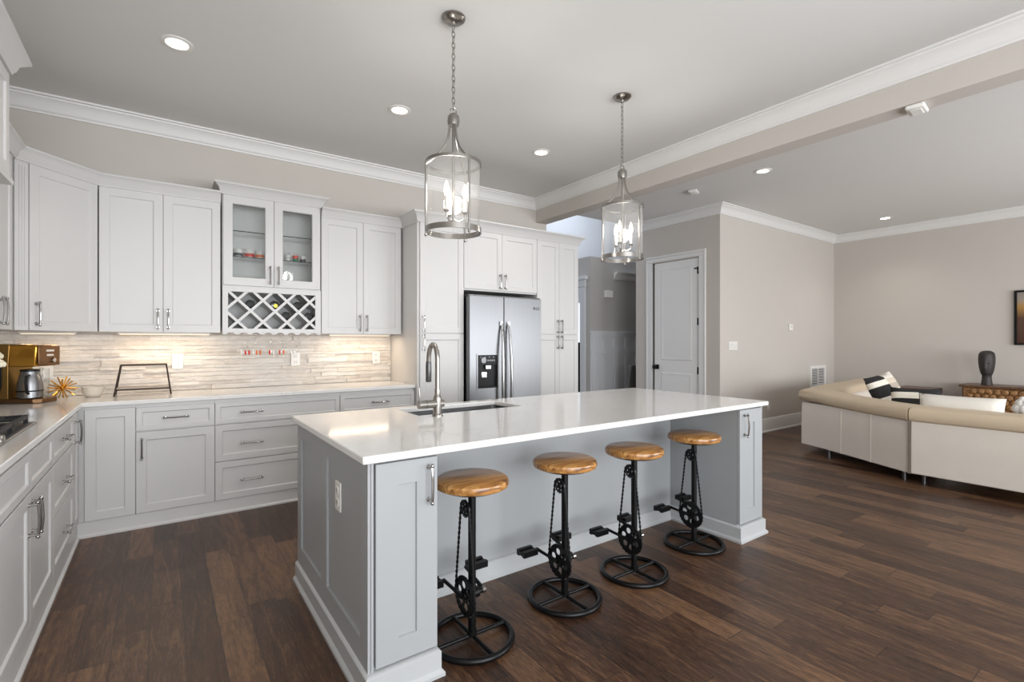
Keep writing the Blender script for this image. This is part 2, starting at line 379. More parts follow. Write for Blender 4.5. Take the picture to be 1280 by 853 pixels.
# ------------------------------------------------------------------ pantry door (structure)
D = st(MB().box(XD+.02, XD+.06, 4.026, 4.783, .01, 2.485).build('door_1', M['door'], smooth=0))
def raised(m, y0, y1, z0, z1):     # bevelled panel moulding on the -x face
    x = XD+.02
    o = [(y0, z0), (y1, z0), (y1, z1), (y0, z1)]
    def ins(d): return [(y0+d, z0+d), (y1-d, z0+d), (y1-d, z1-d), (y0+d, z1-d)]
    m.rings([[(x-.0005, a, b) for a, b in ins(0)], [(x-.008, a, b) for a, b in ins(.012)], [(x-.004, a, b) for a, b in ins(.03)], [(x-.008, a, b) for a, b in ins(.065)]], cap=True)
m = MB(); raised(m, 4.14, 4.66, 1.05, 2.38); raised(m, 4.14, 4.66, .2, .87)
m.build('panel', M['door'], D, smooth=20)
m = MB(); m.cyl((XD+.02, 4.73, .945), (XD-.03, 4.73, .945), .012); m.box(XD+.005, XD+.02, 4.70, 4.76, .91, .98)
m.lathe([(.012, 0), (.028, .012), (.031, .025), (.026, .038), (.008, .042)], (XD-.02, 4.73, .945), 20, (-1, 0, 0))
m.build('door_knob', M['blackp'], D, .002)
for z in (2.31, 1.60, .92, .25):
    m = MB(); m.cyl((XD+.012, 4.024, z-.05), (XD+.012, 4.024, z+.05), .009); m.box(XD+.015, XD+.021, 4.026, 4.056, z-.05, z+.05)
    if z > 2.2: m.box(XD-.005, XD+.012, 4.03, 4.09, z+.02, z+.035)
    m.build('hinge', M['blackp'], D)
m = MB()
for a, b in ((3.916, 4.01), (4.80, 4.895)): m.box(XD-.02, XD, a, b, 0, 2.50)
m.box(XD-.0205, XD, 3.931, 4.88, 2.501, 2.558)
m.box(XD-.028, XD, 3.905, 3.930, 0, 2.558); m.box(XD-.028, XD, 4.881, 4.906, 0, 2.558); m.box(XD-.0275, XD, 3.904, 4.907, 2.559, 2.59)
m.box(XD, XD+.13, 4.0, 4.02, 0, 2.5); m.box(XD, XD+.13, 4.79, 4.81, 0, 2.5)
st(m.build('trim_6', M['trim'], bevel=.004))

# ------------------------------------------------------------------ cabinets
def shaker(x0, x1, z0, z1, y=-.02, t=.02, rail=.06, rec=.009):
    m = MB()
    def r(d, yy): return [(x0+d, yy, z0+d), (x1-d, yy, z0+d), (x1-d, yy, z1-d), (x0+d, yy, z1-d)]
    m.rings([r(0, y+t), r(0, y+.0015), r(.0015, y), r(rail-.004, y), r(rail, y+.003), r(rail+.003, y+rec), r(rail+.02, y+rec)])
    return m
def handle(parent, cx, cz, vert, y=-.02, L=.145):
    m = MB(); pts = []
    for i in range(9):
        s = -1+2*i/8; pts.append((s*L/2, -.028-.006*(1-s*s)))
    if vert: m.tube([(cx, y+b, cz+a) for a, b in pts], .0058, 8)
    else: m.tube([(cx+a, y+b, cz) for a, b in pts], .0058, 8)
    for s in (-1, 1):
        q = (cx, y, cz+s*L*.44) if vert else (cx+s*L*.44, y, cz)
        m.cyl(q, (q[0], y-.032, q[2]), .0055, seg=10); m.cyl(q, (q[0], y-.004, q[2]), .010, seg=12)
        e = (cx, y-.029, cz+s*L/2) if vert else (cx+s*L/2, y-.029, cz)
        m.sphere(e, .0085, seg=10, n=6)
    return m.build('handle', M['chrome'], parent)
def cabinet(name, label, loc, rz, w, d, z0, z1, fronts, mt='cab', cat='cabinet', toe=0, group=None, carcass=True):
    t = thing(name, label, cat, loc, rz, group)
    if carcass: MB().box(0, w, 0, d, z0, z1).build('carcass', M[mt], t, .001, 1)
    if toe: MB().sweep([(0, 0), (w, 0)], [(-.05, 0), (.026, 0), (.026, .012), (.014, .022), (.012, z0), (-.05, z0)]).build('toe_kick', M[mt], t)
    for f in fronts:
        kind, a, b, c, e = f[:5]
        o = shaker(a, b, c, e, rail=(.06 if kind == 'door' else (.036 if e-c < .2 else .05))).build(kind, M[mt], t, smooth=25)
        if len(f) > 5 and f[5]: handle(o, *f[5])
    return t
G = .0025
def cab_crown(path, z, h, pr, parent, mt='cab'):
    prof = [(0, z), (.010, z), (.012, z+.012), (.02, z+.02), (pr*.45, z+h*.55), (pr*.85, z+h*.8), (pr, z+h*.86), (pr, z+h), (-.02, z+h), (-.02, z)]
    return MB().sweep(path, prof).build('crown_moulding', M[mt], parent)

YC = 4.385     # carcass front of the back base run
cabinet('base_cabinet', 'white corner base cabinet, tall door without handle, on the back wall', (-.479, YC, 0), 0, .322, .59, .105, .884,
        [('door', .048, .320, .108, .862)], toe=1)
cabinet('base_cabinet', 'white base cabinet with one drawer over one door beneath the two-tier wire stand', (-.157, YC, 0), 0, .48, .59, .105, .884,
        [('drawer', G, .48-G, .692, .856, (.237, .775, False)), ('door', G, .48-G, .108, .682, (.035, .565, True))], toe=1)
cabinet('base_cabinet', 'wide white base cabinet with a stack of three drawers beneath the wine rack', (.323, YC, 0), 0, .937, .59, .105, .884,
        [('drawer', G, .937-G, .692, .856, (.25, .775, False)), ('drawer', G, .937-G, .407, .684, (.25, .533, False)), ('drawer', G, .937-G, .108, .400, (.25, .246, False))], toe=1)
cabinet('base_cabinet', 'white base cabinet mostly hidden behind the island, beside the tall pantry tower', (1.26, YC, 0), 0, .70, .59, .105, .884,
        [('drawer', G, .70-G, .692, .856, (.36, .775, False)), ('door', G, .349, .108, .682, (.31, .565, True)), ('door', .352, .70-G, .108, .682, (.39, .565, True))], toe=1)
XB = -.48
cabinet('base_cabinet', 'white base cabinet under the gas cooktop with two doors below two handleless fronts', (XB, 2.30, 0), PI/2, 1.13, .59, .105, .884,
        [('drawer', G, .59-G/2, .692, .856), ('drawer', .59+G/2, 1.13-G, .692, .856),
         ('door', G, .59-G/2, .108, .682, (.555, .575, True)), ('door', .59+G/2, 1.13-G, .108, .682, (.625, .575, True))], toe=1)
cabinet('base_cabinet', 'white three-drawer base cabinet right of the cooktop on the left wall', (XB, 3.43, 0), PI/2, .71, .59, .105, .884,
        [('drawer', G, .71-G, .692, .856, (.36, .775, False)), ('drawer', G, .71-G, .407, .684, (.36, .533, False)), ('drawer', G, .71-G, .108, .400, (.36, .246, False))], toe=1)
cabinet('base_cabinet', 'narrow white corner base cabinet whose door has a tall pull, left wall run', (XB, 4.14, 0), PI/2, .22, .59, .105, .884,
        [('door', G, .218, .108, .862, (.04, .745, True))], toe=1)

# countertop (L) and backsplash
m = MB(); m.prism([(XL+.012, 2.285), (-.44, 2.285), (-.44, 4.345), (1.962, 4.345), (1.962, YB-.03), (XL+.012, YB-.03)], .884, .914)
tag(m.build('countertop', M['quartz'], bevel=.004, seg=3), 'white quartz L-shaped worktop along the left and back walls', 'countertop')
def ledger(fn, L, z0, z1):
    m = MB(); z = z0
    while z < z1-.004:
        h = min(random.choice((.025, .032, .04, .048)), z1-z)
        if z1-z-h < .012: h = z1-z
        x = -random.random()*.2
        while x < L:
            w = random.uniform(.12, .42); a = max(0, x); c = min(L, x+w); x += w
            if c-a < .01: continue
            m.box(a, c, -random.uniform(.005, .027), 0, z+.0009, z+h-.0009, fn)
        z += h
    return m
st(ledger(Matrix.Translation((XL, YB-.001, 0)), 1.962-XL, .916, 1.40).build('backsplash', M['stone'], smooth=0))
st(ledger(Matrix.Translation((XL+.001, 2.285, 0)) @ Matrix.Rotation(PI/2, 4, 'Z'), YB-.03-2.285, .916, 1.40).build('backsplash_left', M['stone'], smooth=0))

# upper cabinets
YU = 4.68; ZU0 = 1.398; ZU1 = 2.462
def upper(label, loc, rz, w, doors, name='upper_cabinet'):
    return cabinet(name, label, loc, rz, w, .305, ZU0, ZU1+.02, doors)
t = upper('white two-door wall cabinet left of the glass-front cabinet', (-.383, YU, 0), 0, .768,
          [('door', .003, .383, ZU0, ZU1, (.352, 1.50, True)), ('door', .386, .766, ZU0, ZU1, (.417, 1.50, True))])
cab_crown([(.0, -.02), (.768, -.02)], 2.462, .085, .055, t)
t = upper('white two-door wall cabinet between the wine rack and the tall pantry tower', (1.178, YU, 0), 0, .772,
          [('door', .003, .385, ZU0, ZU1, (.352, 1.50, True)), ('door', .388, .769, ZU0, ZU1, (.419, 1.50, True))])
cab_crown([(.0, -.02), (.772, -.02)], 2.462, .085, .055, t)
# diagonal corner cabinet
ax, ay, bx_, by_ = -.75, 4.27, -.387, 4.66
ang = math.atan2(by_-ay, bx_-ax); ln = math.hypot(by_-ay, bx_-ax)
t = thing('corner_upper_cabinet', 'white diagonal corner wall cabinet with a single door above the coffee maker', 'cabinet', (ax, ay, 0), ang)
inv = (Matrix.Translation((ax, ay, 0)) @ Matrix.Rotation(ang, 4, 'Z')).inverted()
s, c = math.sin(ang), math.cos(ang)
pw = [(ax-.02*s*-1*0, ay), (bx_, by_), (bx_, YB-.03), (XL+.03, YB-.03), (XL+.03, ay)]
pl = [inv @ Vector((x, y, 0)) for x, y in pw]
pl[0].y += .02; pl[1].y += .02
m = MB(); m.prism([(p.x, p.y) for p in pl], ZU0, ZU1+.02); m.build('carcass', M['cab'], t, .001, 1)
o = shaker(.082, ln-.004, ZU0, ZU1, y=-.005).build('door', M['cab'], t, smooth=25); handle(o, .118, 1.505, True, y=-.005)
m = MB(); m.box(.0, .078, .0, .02, ZU0, ZU1)
for k in range(3): m.box(.022+k*.016, .030+k*.016, -.004, .0, ZU0+.03, ZU1-.03)
m.build('pilaster', M['cab'], t, .001)
cab_crown([(-.01, .0), (ln+.01, .0)], 2.462, .085, .055, t)
# left wall uppers
t = upper('white wall cabinet on the left wall, tucked between the hood cabinet and the corner', (-.77, 3.42, 0), PI/2, .84,
          [('door', .003, .48, ZU0, ZU1, (.44, 1.50, True)), ('door', .483, .80, ZU0, ZU1, (.52, 1.50, True))])
cab_crown([(.0, -.02), (.84, -.02)], 2.462, .085, .055, t)
t = cabinet('hood_cabinet', 'tall white cabinet with heavy crown above the cooktop, cut by the left edge', (-.635, 2.5, 0), PI/2, .9, .43, 2.13, 2.66,
            [('door', .003, .447, 2.14, 2.64), ('door', .45, .897, 2.14, 2.64)])
cab_crown([(.0, .43), (.0, -.02), (.9, -.02), (.9, .43)], 2.645, .10, .07, t)
MB().sweep([(0, -.02), (.9, -.02), (.9, .43)], [(-.03, 2.10), (.012, 2.10), (.014, 2.118), (.004, 2.135), (-.03, 2.135)]).build('light_rail', M['cab'], t)

# glass-front cabinet over wine rack
gx = .398; gw = .775
t = thing('glass_front_cabinet', 'white wall cabinet with two glass doors and taller crown over the wine rack', 'cabinet', (gx, YU, 0))
m = MB(); m.box(0, .02, 0, .29, 1.79, 2.56); m.box(gw-.02, gw, 0, .29, 1.79, 2.56); m.box(.02, gw-.02, 0, .29, 1.79, 1.81); m.box(.02, gw-.02, 0, .29, 2.53, 2.56)
m.box(.02, gw-.02, .275, .29, 1.81, 2.53); m.box(gw/2-.012, gw/2+.012, 0, .02, 1.81, 2.53)
m.build('carcass', M['cabin'], t)
for a, c, hx in ((.006, gw/2-.0015, gw/2-.033), (gw/2+.0015, gw-.006, gw/2+.033)):
    m = MB()
    def r(d, yy): return [(a+d, yy, 1.795+d), (c-d, yy, 1.795+d), (c-d, yy, 2.54-d), (a+d, yy, 2.54-d)]
    m.rings([r(0, 0), r(0, -.0185), r(.0015, -.02), r(.066, -.02), r(.070, -.012), r(.070, 0)], closed=True)
    o = m.build('door', M['cab'], t, smooth=25)
    MB().box(a+.068, c-.068, -.009, -.006, 1.863, 2.472).build('pane', M['glassd'], o)
    handle(o, hx, 1.895, True)
for z in (2.045, 2.26): 
    m = MB(); m.box(.022, gw-.022, .03, .272, z-.006, z); o = m.build('glass_shelf', M['glass'], t)
    MB().box(.022, gw-.022, .026, .030, z-.006, z).build('shelf_edge', M['glassedge'], o)
cab_crown([(.0, .29), (.0, -.02), (gw, -.02), (gw, .29)], 2.54, .09, .06, t)
# wine rack
t = thing('wine_rack', 'white lattice wine rack under the glass-front cabinet with a scalloped glass holder', 'wine rack', (gx, YU, 0))
m = MB(); m.box(0, .02, 0, .29, 1.40, 1.788); m.box(gw-.02, gw, 0, .29, 1.40, 1.788); m.box(.02, gw-.02, 0, .29, 1.40, 1.42); m.box(.02, gw-.02, 0, .29, 1.768, 1.788)
m.box(.02, gw-.02, .275, .29, 1.42, 1.768)
m.build('carcass', M['cabin'], t)
m = MB(); ox0, ox1, oz0, oz1 = .438-gx, 1.126-gx, 1.435, 1.742
m.rings([[(0, y, 1.402), (gw, y, 1.402), (gw, y, 1.788), (0, y, 1.788)] for y in (0, -.02)] + [[(ox0, y, oz0), (ox1, y, oz0), (ox1, y, oz1), (ox0, y, oz1)] for y in (-.02, 0)], closed=True)
m.build('face_frame', M['cab'], t, smooth=0)
def clip(px, pz, dx, dz):
    ts = []
    lo, hi = -9, 9
    for p, d, a, c in ((px, dx, ox0-.004, ox1+.004), (pz, dz, oz0-.004, oz1+.004)):
        t1, t2 = sorted(((a-p)/d, (c-p)/d)); lo = max(lo, t1); hi = min(hi, t2)
    return (px+dx*lo, pz+dz*lo, px+dx*hi, pz+dz*hi) if hi-lo > .03 else None
m = MB(); dz = .0925/.095
for sgn in (1, -1):
    for k in range(-4, 9):
        q = clip(.509-gx+.19*k, 1.678, 1, sgn*dz)
        if not q: continue
        x0, z0_, x1, z1_ = q; L = math.hypot(x1-x0, z1_-z0_); a = math.atan2(z1_-z0_, x1-x0)
        mx = Matrix.Translation((x0, 0, z0_)) @ Matrix.Rotation(-a, 4, 'Y')
        m.box(0, L, -.014 if sgn > 0 else -.016, .006, -.0108, .0108, mx)
        m.box(0, L, .006, .262 if sgn > 0 else .26, -.004, .004, mx)
m.build('lattice', M['cab'], t, smooth=0)
m = MB()
for k in range(9):
    xc = .015+k*(gw-.03)/8; rs = []
    m.rings([[(max(.0, xc-.034), y, 1.401), (min(gw, xc+.034), y, 1.401), (min(gw, xc+.012), y, 1.386), (max(0, xc-.012), y, 1.386)] for y in (-.02, .25)])
m.build('stemware_rail', M['cab'], t, smooth=0)
# wine bottles
def bottle_mesh():
    m = MB(); m.lathe([(.030, 0), (.036, .003), (.0365, .18), (.030, .205), (.014, .225), (.0135, .25)], (0, 0, 0), 20, (0, 1, 0)); return m
bt = thing('wine_bottle', 'dark wine bottle in upper left cell of the lattice rack', 'bottle', (.604, YU+.008, 1.585+.0605), 0, 'wine bottles in the lattice rack')
bottle_mesh().build('bottle_body', M['bottle'], bt)
m = MB(); m.lathe([(.012, 0), (.026, .0012), (.028, 0.004)], (0, -.003, 0), 18, (0, 1, 0)); m.build('punt', M['blackp'], bt)
dup(bt, (.984, YU+.008, 1.585+.0605), label='dark wine bottle in the upper right cell of the lattice rack')
dup(bt, (.889, YU+.008, 1.4925+.0605), label='dark wine bottle in the lower middle cell of the lattice rack')
dup(bt, (1.079, YU+.008, 1.4925+.0605), label='dark wine bottle in the lowest right cell of the lattice rack')
g = thing('wine_bottle', 'dark wine bottle with gold end in the top middle lattice cell', 'bottle', (.794, YU+.008, 1.6455), 0, 'wine bottles in the lattice rack')
bottle_mesh().build('bottle_body', M['bottle'], g)
m = MB(); m.lathe([(.004, 0), (.016, .001), (.017, .004)], (.008, -.004, -.008), 16, (0, 1, 0)); m.build('cap', M['foil'], g)
# stemmed glasses hanging from the rail
def stem(label, x, cols):
    t = thing('wine_glass', label, 'wine glass', (x, YU+.10, 1.403), 0, 'wine glasses hanging under the rack')
    m = MB(); m.lathe([(.033, -.014), (.033, -.0165), (.008, -.020), (.004, -.03), (.004, -.095), (.014, -.105), (.034, -.125), (.042, -.155), (.041, -.185), (.036, -.215)], seg=24, cap=False)
    m.build('bowl', M['glass'], t)
    if cols:
        for k, cc in enumerate(cols):
            a = -PI/2+(k-(len(cols)-1)/2)*.75
            m = MB(); p = Vector((math.cos(a)*.0425, math.sin(a)*.0425, -.172))
            m.sphere(p, .008, .008, .022, 8, 6); m.build('painted_spot', M[cc], t)
sx = [.36+.0]
def ux(px): 
    import math as _m
    k = (px-640)/614; a = _m.radians(35.4); return (YU+.10)*(_m.sin(a)+_m.cos(a)*k)/(_m.cos(a)-_m.sin(a)*k)
stem('hanging wine glass with red and white spots, leftmost under the rack', ux(306), ['white', 'red', 'red'])
stem('hanging wine glass with orange spots, second from the left under the rack', ux(320), ['white', 'orange', 'orange'])
stem('hanging wine glass with one red stripe, in the middle under the rack', ux(338.5), ['red', 'white'])
stem('hanging wine glass with two red spots, second from right under the rack', ux(351), ['red', 'orange'])
stem('clear hanging wine glass in front of the outlet, rightmost under the rack', ux(366), ['white'])
# mugs and glasses behind the glass doors
def mug(label, x, y, z, pat, r=.036, h=.075, tip=0):
    t = thing('mug', label, 'mug', (x, y, z), tip, 'mugs in the glass-front cabinet')
    m = MB(); m.lathe([(r*.85, 0), (r, .006), (r, h), (r-.003, h), (r-.004, .008), (.001, .006)], seg=24); m.build('cup', M['ceramic'], t)
    m = MB(); m.tube([(r-.002+.026*math.sin(PI*i/8), 0, h*.5+.026*math.cos(PI*i/8)) for i in range(9)], .004, 8); m.build('mug_handle', M['ceramic'], t)
    m = MB(); m.lathe([(r+.0002, h*.22), (r+.0012, h*.28), (r+.0012, h*.5), (r+.0002, h*.56)], seg=24, cap=False); m.build('printed_band', M[pat], t)
mug('white mug with dark grey print, leftmost behind the glass doors', .53, YU+.15, 2.0465, 'darkpat')
mug('white mug with red band, next to the grey-print mug behind glass', .62, YU+.17, 2.0465, 'red', .042, .085)
mug('orange-banded mug at the right end of the left glass door', .70, YU+.13, 2.0465, 'orange', .036, .07)
def tumbler(label, x, y, mt):
    t = thing('tumbler', label, 'glass', (x, y, 2.0465), 0, 'small glasses behind the right glass door')
    m = MB(); m.lathe([(.02, 0), (.023, .085), (.021, .085), (.018, .004), (.001, .003)], seg=18); m.build('glass_wall', M['glass'], t)
    m = MB(); m.lathe([(.0235, .035), (.0243, .06)], seg=18, cap=False); m.build('coloured_band', M[mt[0]], t)
    m = MB(); m.lathe([(.0215, .006), (.0230, .030)], seg=18, cap=False); m.build('foot_band', M[mt[1]], t)
tumbler('small glass with pale band, left behind the right glass door', .92, YU+.12, ('white', 'white'))
tumbler('small glass with red and green bands behind the right glass door', .985, YU+.12, ('red', 'green'))
tumbler('small glass with dark band, right of the red and green one', 1.05, YU+.12, ('ceramic', 'darkpat'))

# tall block around the refrigerator
YT = 4.32
t = cabinet('pantry_tower', 'tall white single-door pantry tower left of the refrigerator', (1.966, YT, 0), 0, .497, .665, .105, 2.48,
            [('door', .022, .495, 1.408, 2.462, (.055, 1.495, True)), ('door', .022, .495, .108, 1.400, (.055, 1.315, True))], toe=1)
cab_crown([(-.0, .36), (-.0, -.02), (.497, -.02)], 2.462, .095, .065, t)
t = cabinet('overfridge_cabinet', 'white two-door cabinet bridging above the refrigerator', (2.463, YT, 0), 0, .935, .665, 1.845, 2.48,
            [('door', .003, .466, 1.862, 2.462, (.435, 1.955, True)), ('door', .469, .932, 1.862, 2.462, (.50, 1.955, True))])
cab_crown([(.0, -.02), (.935, -.02)], 2.462, .095, .065, t)
t = cabinet('pantry_tower', 'tall white four-door pantry tower right of the refrigerator', (3.398, YT, 0), 0, .625, .665, .105, 2.48,
            [('door', .003, .325, 1.408, 2.462, (.297, 1.495, True)), ('door', .328, .622, 1.408, 2.462, (.356, 1.495, True)),
             ('door', .003, .325, .108, 1.400, (.297, 1.315, True)), ('door', .328, .622, .108, 1.400, (.356, 1.315, True))], toe=1)
cab_crown([(.0, -.02), (.625, -.02), (.625, .665)], 2.462, .095, .065, t)

# refrigerator
t = thing('refrigerator', 'stainless steel side-by-side refrigerator with ice and water dispenser', 'refrigerator', (2.475, 4.21, 0))
MB().box(.006, .904, .07, .76, .02, 1.765).build('case', M['steeldark'], t, .004)
dz0, dz1 = .10, 1.785
m = MB(); x0, x1, z0_, z1_ = .094, .328, .852, 1.188
rs = [[(.0, y, dz0), (.412, y, dz0), (.412, y, dz1), (.0, y, dz1)] for y in (.06, .004)] + [[(.004, 0, dz0+.004), (.408, 0, dz0+.004), (.408, 0, dz1-.004), (.004, 0, dz1-.004)]]
rs += [[(x0, 0, z0_), (x1, 0, z0_), (x1, 0, z1_), (x0, 0, z1_)], [(x0, .05, z0_), (x1, .05, z0_), (x1, .05, z1_), (x0, .05, z1_)]]
m.rings(rs); dl = m.build('door', M['steel'], t, smooth=0)
m = MB(); m.rings([[(.418, y, dz0), (.91, y, dz0), (.91, y, dz1), (.418, y, dz1)] for y in (.06, .004)] + [[(.422, 0, dz0+.004), (.906, 0, dz0+.004), (.906, 0, dz1-.004), (.422, 0, dz1-.004)]])
dr = m.build('door', M['steel'], t, smooth=0)
for dd, hx, sg in ((dl, .372, -1), (dr, .462, 1)):
    m = MB(); pts = []
    for i in range(15):
        s = i/14; pts.append((hx+sg*(-.006+.016*math.sin(PI*s)), -.012-.05*math.sin(PI*s)**.6, .35+1.16*s))
    m.tube(pts, [.011+.006*math.sin(PI*i/14) for i in range(15)], 12); m.box(hx-.013, hx+.013, -.02, 0, 1.49, 1.53); m.box(hx-.013, hx+.013, -.02, 0, .33, .37)
    m.build('handle', M['steelb'], dd)
m = MB(); m.rings([[(x0-.012, -.006, z0_-.012), (x1+.012, -.006, z0_-.012), (x1+.012, -.006, z1_+.012), (x0-.012, -.006, z1_+.012)], [(x0-.012, .0, z0_-.012), (x1+.012, .0, z0_-.012), (x1+.012, .0, z1_+.012), (x0-.012, .0, z1_+.012)],
       [(x0, .0, z0_), (x1, .0, z0_), (x1, .0, z1_), (x0, .0, z1_)], [(x0, -.006, z0_), (x1, -.006, z0_), (x1, -.006, z1_), (x0, -.006, z1_)]], closed=True)
dp = m.build('dispenser', M['steel'], t, smooth=0)
m = MB(); m.box(x0, x1, .01, .05, z0_, z1_); m.box(x0, x1, -.003, .01, 1.085, z1_); m.box(x0, x1, -.004, .01, z0_, z0_+.02); m.build('dispenser_cavity', M['blackp'], dp, .003)
m = MB(); m.lathe([(.026, 0), (.03, .002), (.03, .004)], (x0+.07, -.0035, 1.135), 20, (0, -1, 0)); 
for k in range(4): m.box(x0+.03+.05*k, x0+.045+.05*k, -.0045, -.003, 1.162, 1.170); m.box(x0+.115+.024*k, x0+.13+.024*k, -.0045, -.003, 1.125, 1.14)
m.build('button', M['steeldark'], dp)
m = MB(); m.box(x0+.085, x0+.15, -.02, .01, 1.045, 1.085); m.build('ice_spout', M['chrome'], dp, .004)
m = MB(); m.box(x0+.045, x0+.115, .0, .012, .955, 1.02); m.build('paddle', M['chrome'], dp, .006)
m = MB(); m.box(.006, .904, .01, .06, .02, .09); m.build('kick_grille', M['steeldark'], t)
m = MB(); m.box(.0, .91, .02, .5, 1.768, 1.80); m.build('hinge_cover', M['steeldark'], t, .006)
cu = bpy.data.curves.new('logo', 'FONT'); cu.body = 'LG'; cu.size = .042; cu.extrude = .0006
lt = bpy.data.objects.new('logo_text', cu); lme = bpy.data.meshes.new_from_object(lt); bpy.data.objects.remove(lt)
lo = bpy.data.objects.new('logo', lme); C.objects.link(lo); lo.parent = dr; lo.location = (.835, -.001, 1.668); lo.rotation_euler = (PI/2, 0, 0)
lme.materials.clear(); lme.materials.append(M['blackp'])
m = MB(); m.torus((.813, -.001, 1.683), .013, .0025, 20, 6, (0, 1, 0)); m.box(.807, .817, -.002, 0, 1.678, 1.682); m.box(.811, .814, -.002, 0, 1.680, 1.690); m.build('emblem', M['blackp'], dr)

# ------------------------------------------------------------------ island
IX0, IX1 = .612, 3.392
t = thing('kitchen_island', 'blue-grey panelled kitchen island base with seating recess', 'kitchen island', (0, 0, 0))
st_b = .30
m = MB(); m.box(IX0+.02, IX1-.02, 2.33, 2.92, .0, .60); m.box(IX0+.02, IX1-.02, 2.33, 2.50, .60, .883); m.box(IX0+.02, 1.10, 2.50, 2.92, .60, .883); m.box(1.95, IX1-.02, 2.50, 2.92, .60, .883)
m.box(1.10, 1.95, 2.90, 2.92, .60, .883)
m.build('carcass', M['island'], t)
# left end panel with two shaker recesses, facing -x
def endpanel(xs, sgn, y0, y1, holes):
    """panel in plane x = xs, facing sgn; frame of bars over a recessed board"""
    m = MB(); a, c = (xs, xs+.012) if sgn < 0 else (xs-.012, xs)
    bk = (xs+.010, xs+.022) if sgn < 0 else (xs-.022, xs-.010)
    m.box(*bk, y0, y1, .0, .883)
    ys = sorted([y0]+[h for H in holes for h in H]+[y1])
    for i in range(0, len(ys), 2): m.box(a, c, ys[i], ys[i+1], .0, .883)
    for H in holes: m.box(a, c, H[0], H[1], .0, .20); m.box(a, c, H[0], H[1], .80, .883)
    return m
endpanel(IX0, -1, 1.775, 2.92, [(1.86, 2.33), (2.43, 2.84)]).build('end_panel', M['island'], t, smooth=0)
endpanel(IX1, 1, 1.775, 2.92, [(1.86, 2.33), (2.43, 2.84)]).build('end_panel', M['island'], t, smooth=0)
m = MB(); m.box(.892, 3.10, 2.315, 2.33, .0, .883); m.build('back_panel', M['island'], t)
for x0, x1, hx in ((IX0+.022, .892, .855), (3.10, IX1-.022, 3.15)):
    m = MB(); m.box(x0, x1, 1.79, 2.33, .0, .883); m.build('end_cabinet', M['island'], t)
    dx0, dx1 = (x0+.006, x1) if x0 < 1 else (x0+.0, x1)
    rl = .088
    m = MB(); 
    def r(d, yy): return [(dx0+d, yy, .115+d), (dx1-d, yy, .115+d), (dx1-d, yy, .872-d), (dx0+d, yy, .872-d)]
    m.rings([r(0, 1.788), r(0, 1.7695), r(.0015, 1.768), r(rl, 1.768), r(rl+.003, 1.776), r(rl+.02, 1.776)])
    o = m.build('door', M['island'], t, smooth=25)
    handle(o, hx, .77, True, y=1.768)
bp = [(0, 0), (.024, 0), (.024, .014), (.012, .026), (.012, .095), (.0, .105)]
pth = [(IX0, 2.93), (IX0, 1.768), (.892, 1.768), (.892, 2.315), (3.10, 2.315), (3.10, 1.768), (IX1, 1.768), (IX1, 2.93)]
MB().sweep(pth, [(a, z) for a, z in bp] + [(-.02, .105), (-.02, 0)]).build('base_moulding', mat('island_base', (178, 180, 181), .4, vary=.01), t)
# island top with sink cut-out
TX = [.583, 1.165, 1.885, 3.418]; TY = [1.742, 2.535, 2.86, 2.945]
m = MB(); V = {}
for k, z in enumerate((.884, .914)):
    for i, x in enumerate(TX):
        for j, y in enumerate(TY): V[i, j, k] = m.bm.verts.new((x, y, z))
for i in range(3):
    for j in range(3):
        if (i, j) == (1, 1): continue
        for k in (0, 1): m._f([V[i, j, k], V[i+1, j, k], V[i+1, j+1, k], V[i, j+1, k]])
for i in range(3):
    for j in (0, 3): m._f([V[i, j, 0], V[i+1, j, 0], V[i+1, j, 1], V[i, j, 1]]); m._f([V[j, i, 0], V[j, i+1, 0], V[j, i+1, 1], V[j, i, 1]])
for a, c in (((1, 1), (2, 1)), ((2, 1), (2, 2)), ((2, 2), (1, 2)), ((1, 2), (1, 1))): m._f([V[*a, 0], V[*c, 0], V[*c, 1], V[*a, 1]])
tag(m.build('island_countertop', M['quartz'], bevel=.005, seg=3, smooth=30), 'large white quartz slab topping the grey island', 'countertop')
# sink
t = thing('kitchen_sink', 'stainless undermount sink set into the island slab', 'sink', (1.525, 2.6975, .884))
m = MB()
def rr(hx, hy, z, r=.03, n=5):
    out = []
    for cx, cy, a0 in ((hx-r, hy-r, 0), (-hx+r, hy-r, 90), (-hx+r, -hy+r, 180), (hx-r, -hy+r, 270)):
        for k in range(n+1): a = math.radians(a0+90*k/n); out.append((cx+r*math.cos(a), cy+r*math.sin(a), z))
    return out
m.rings([rr(.375, .178, -.001), rr(.352, .156, -.001), rr(.350, .154, -.22), rr(.32, .13, -.235), rr(.03, .03, -.24, .029)], cap=False)
m.build('basin', M['steel'], t)
MB().lathe([(.001, 0), (.045, 0), (.045, .004), (.02, .002)], (0, 0, -.241), 20).build('drain', M['chrome'], t)
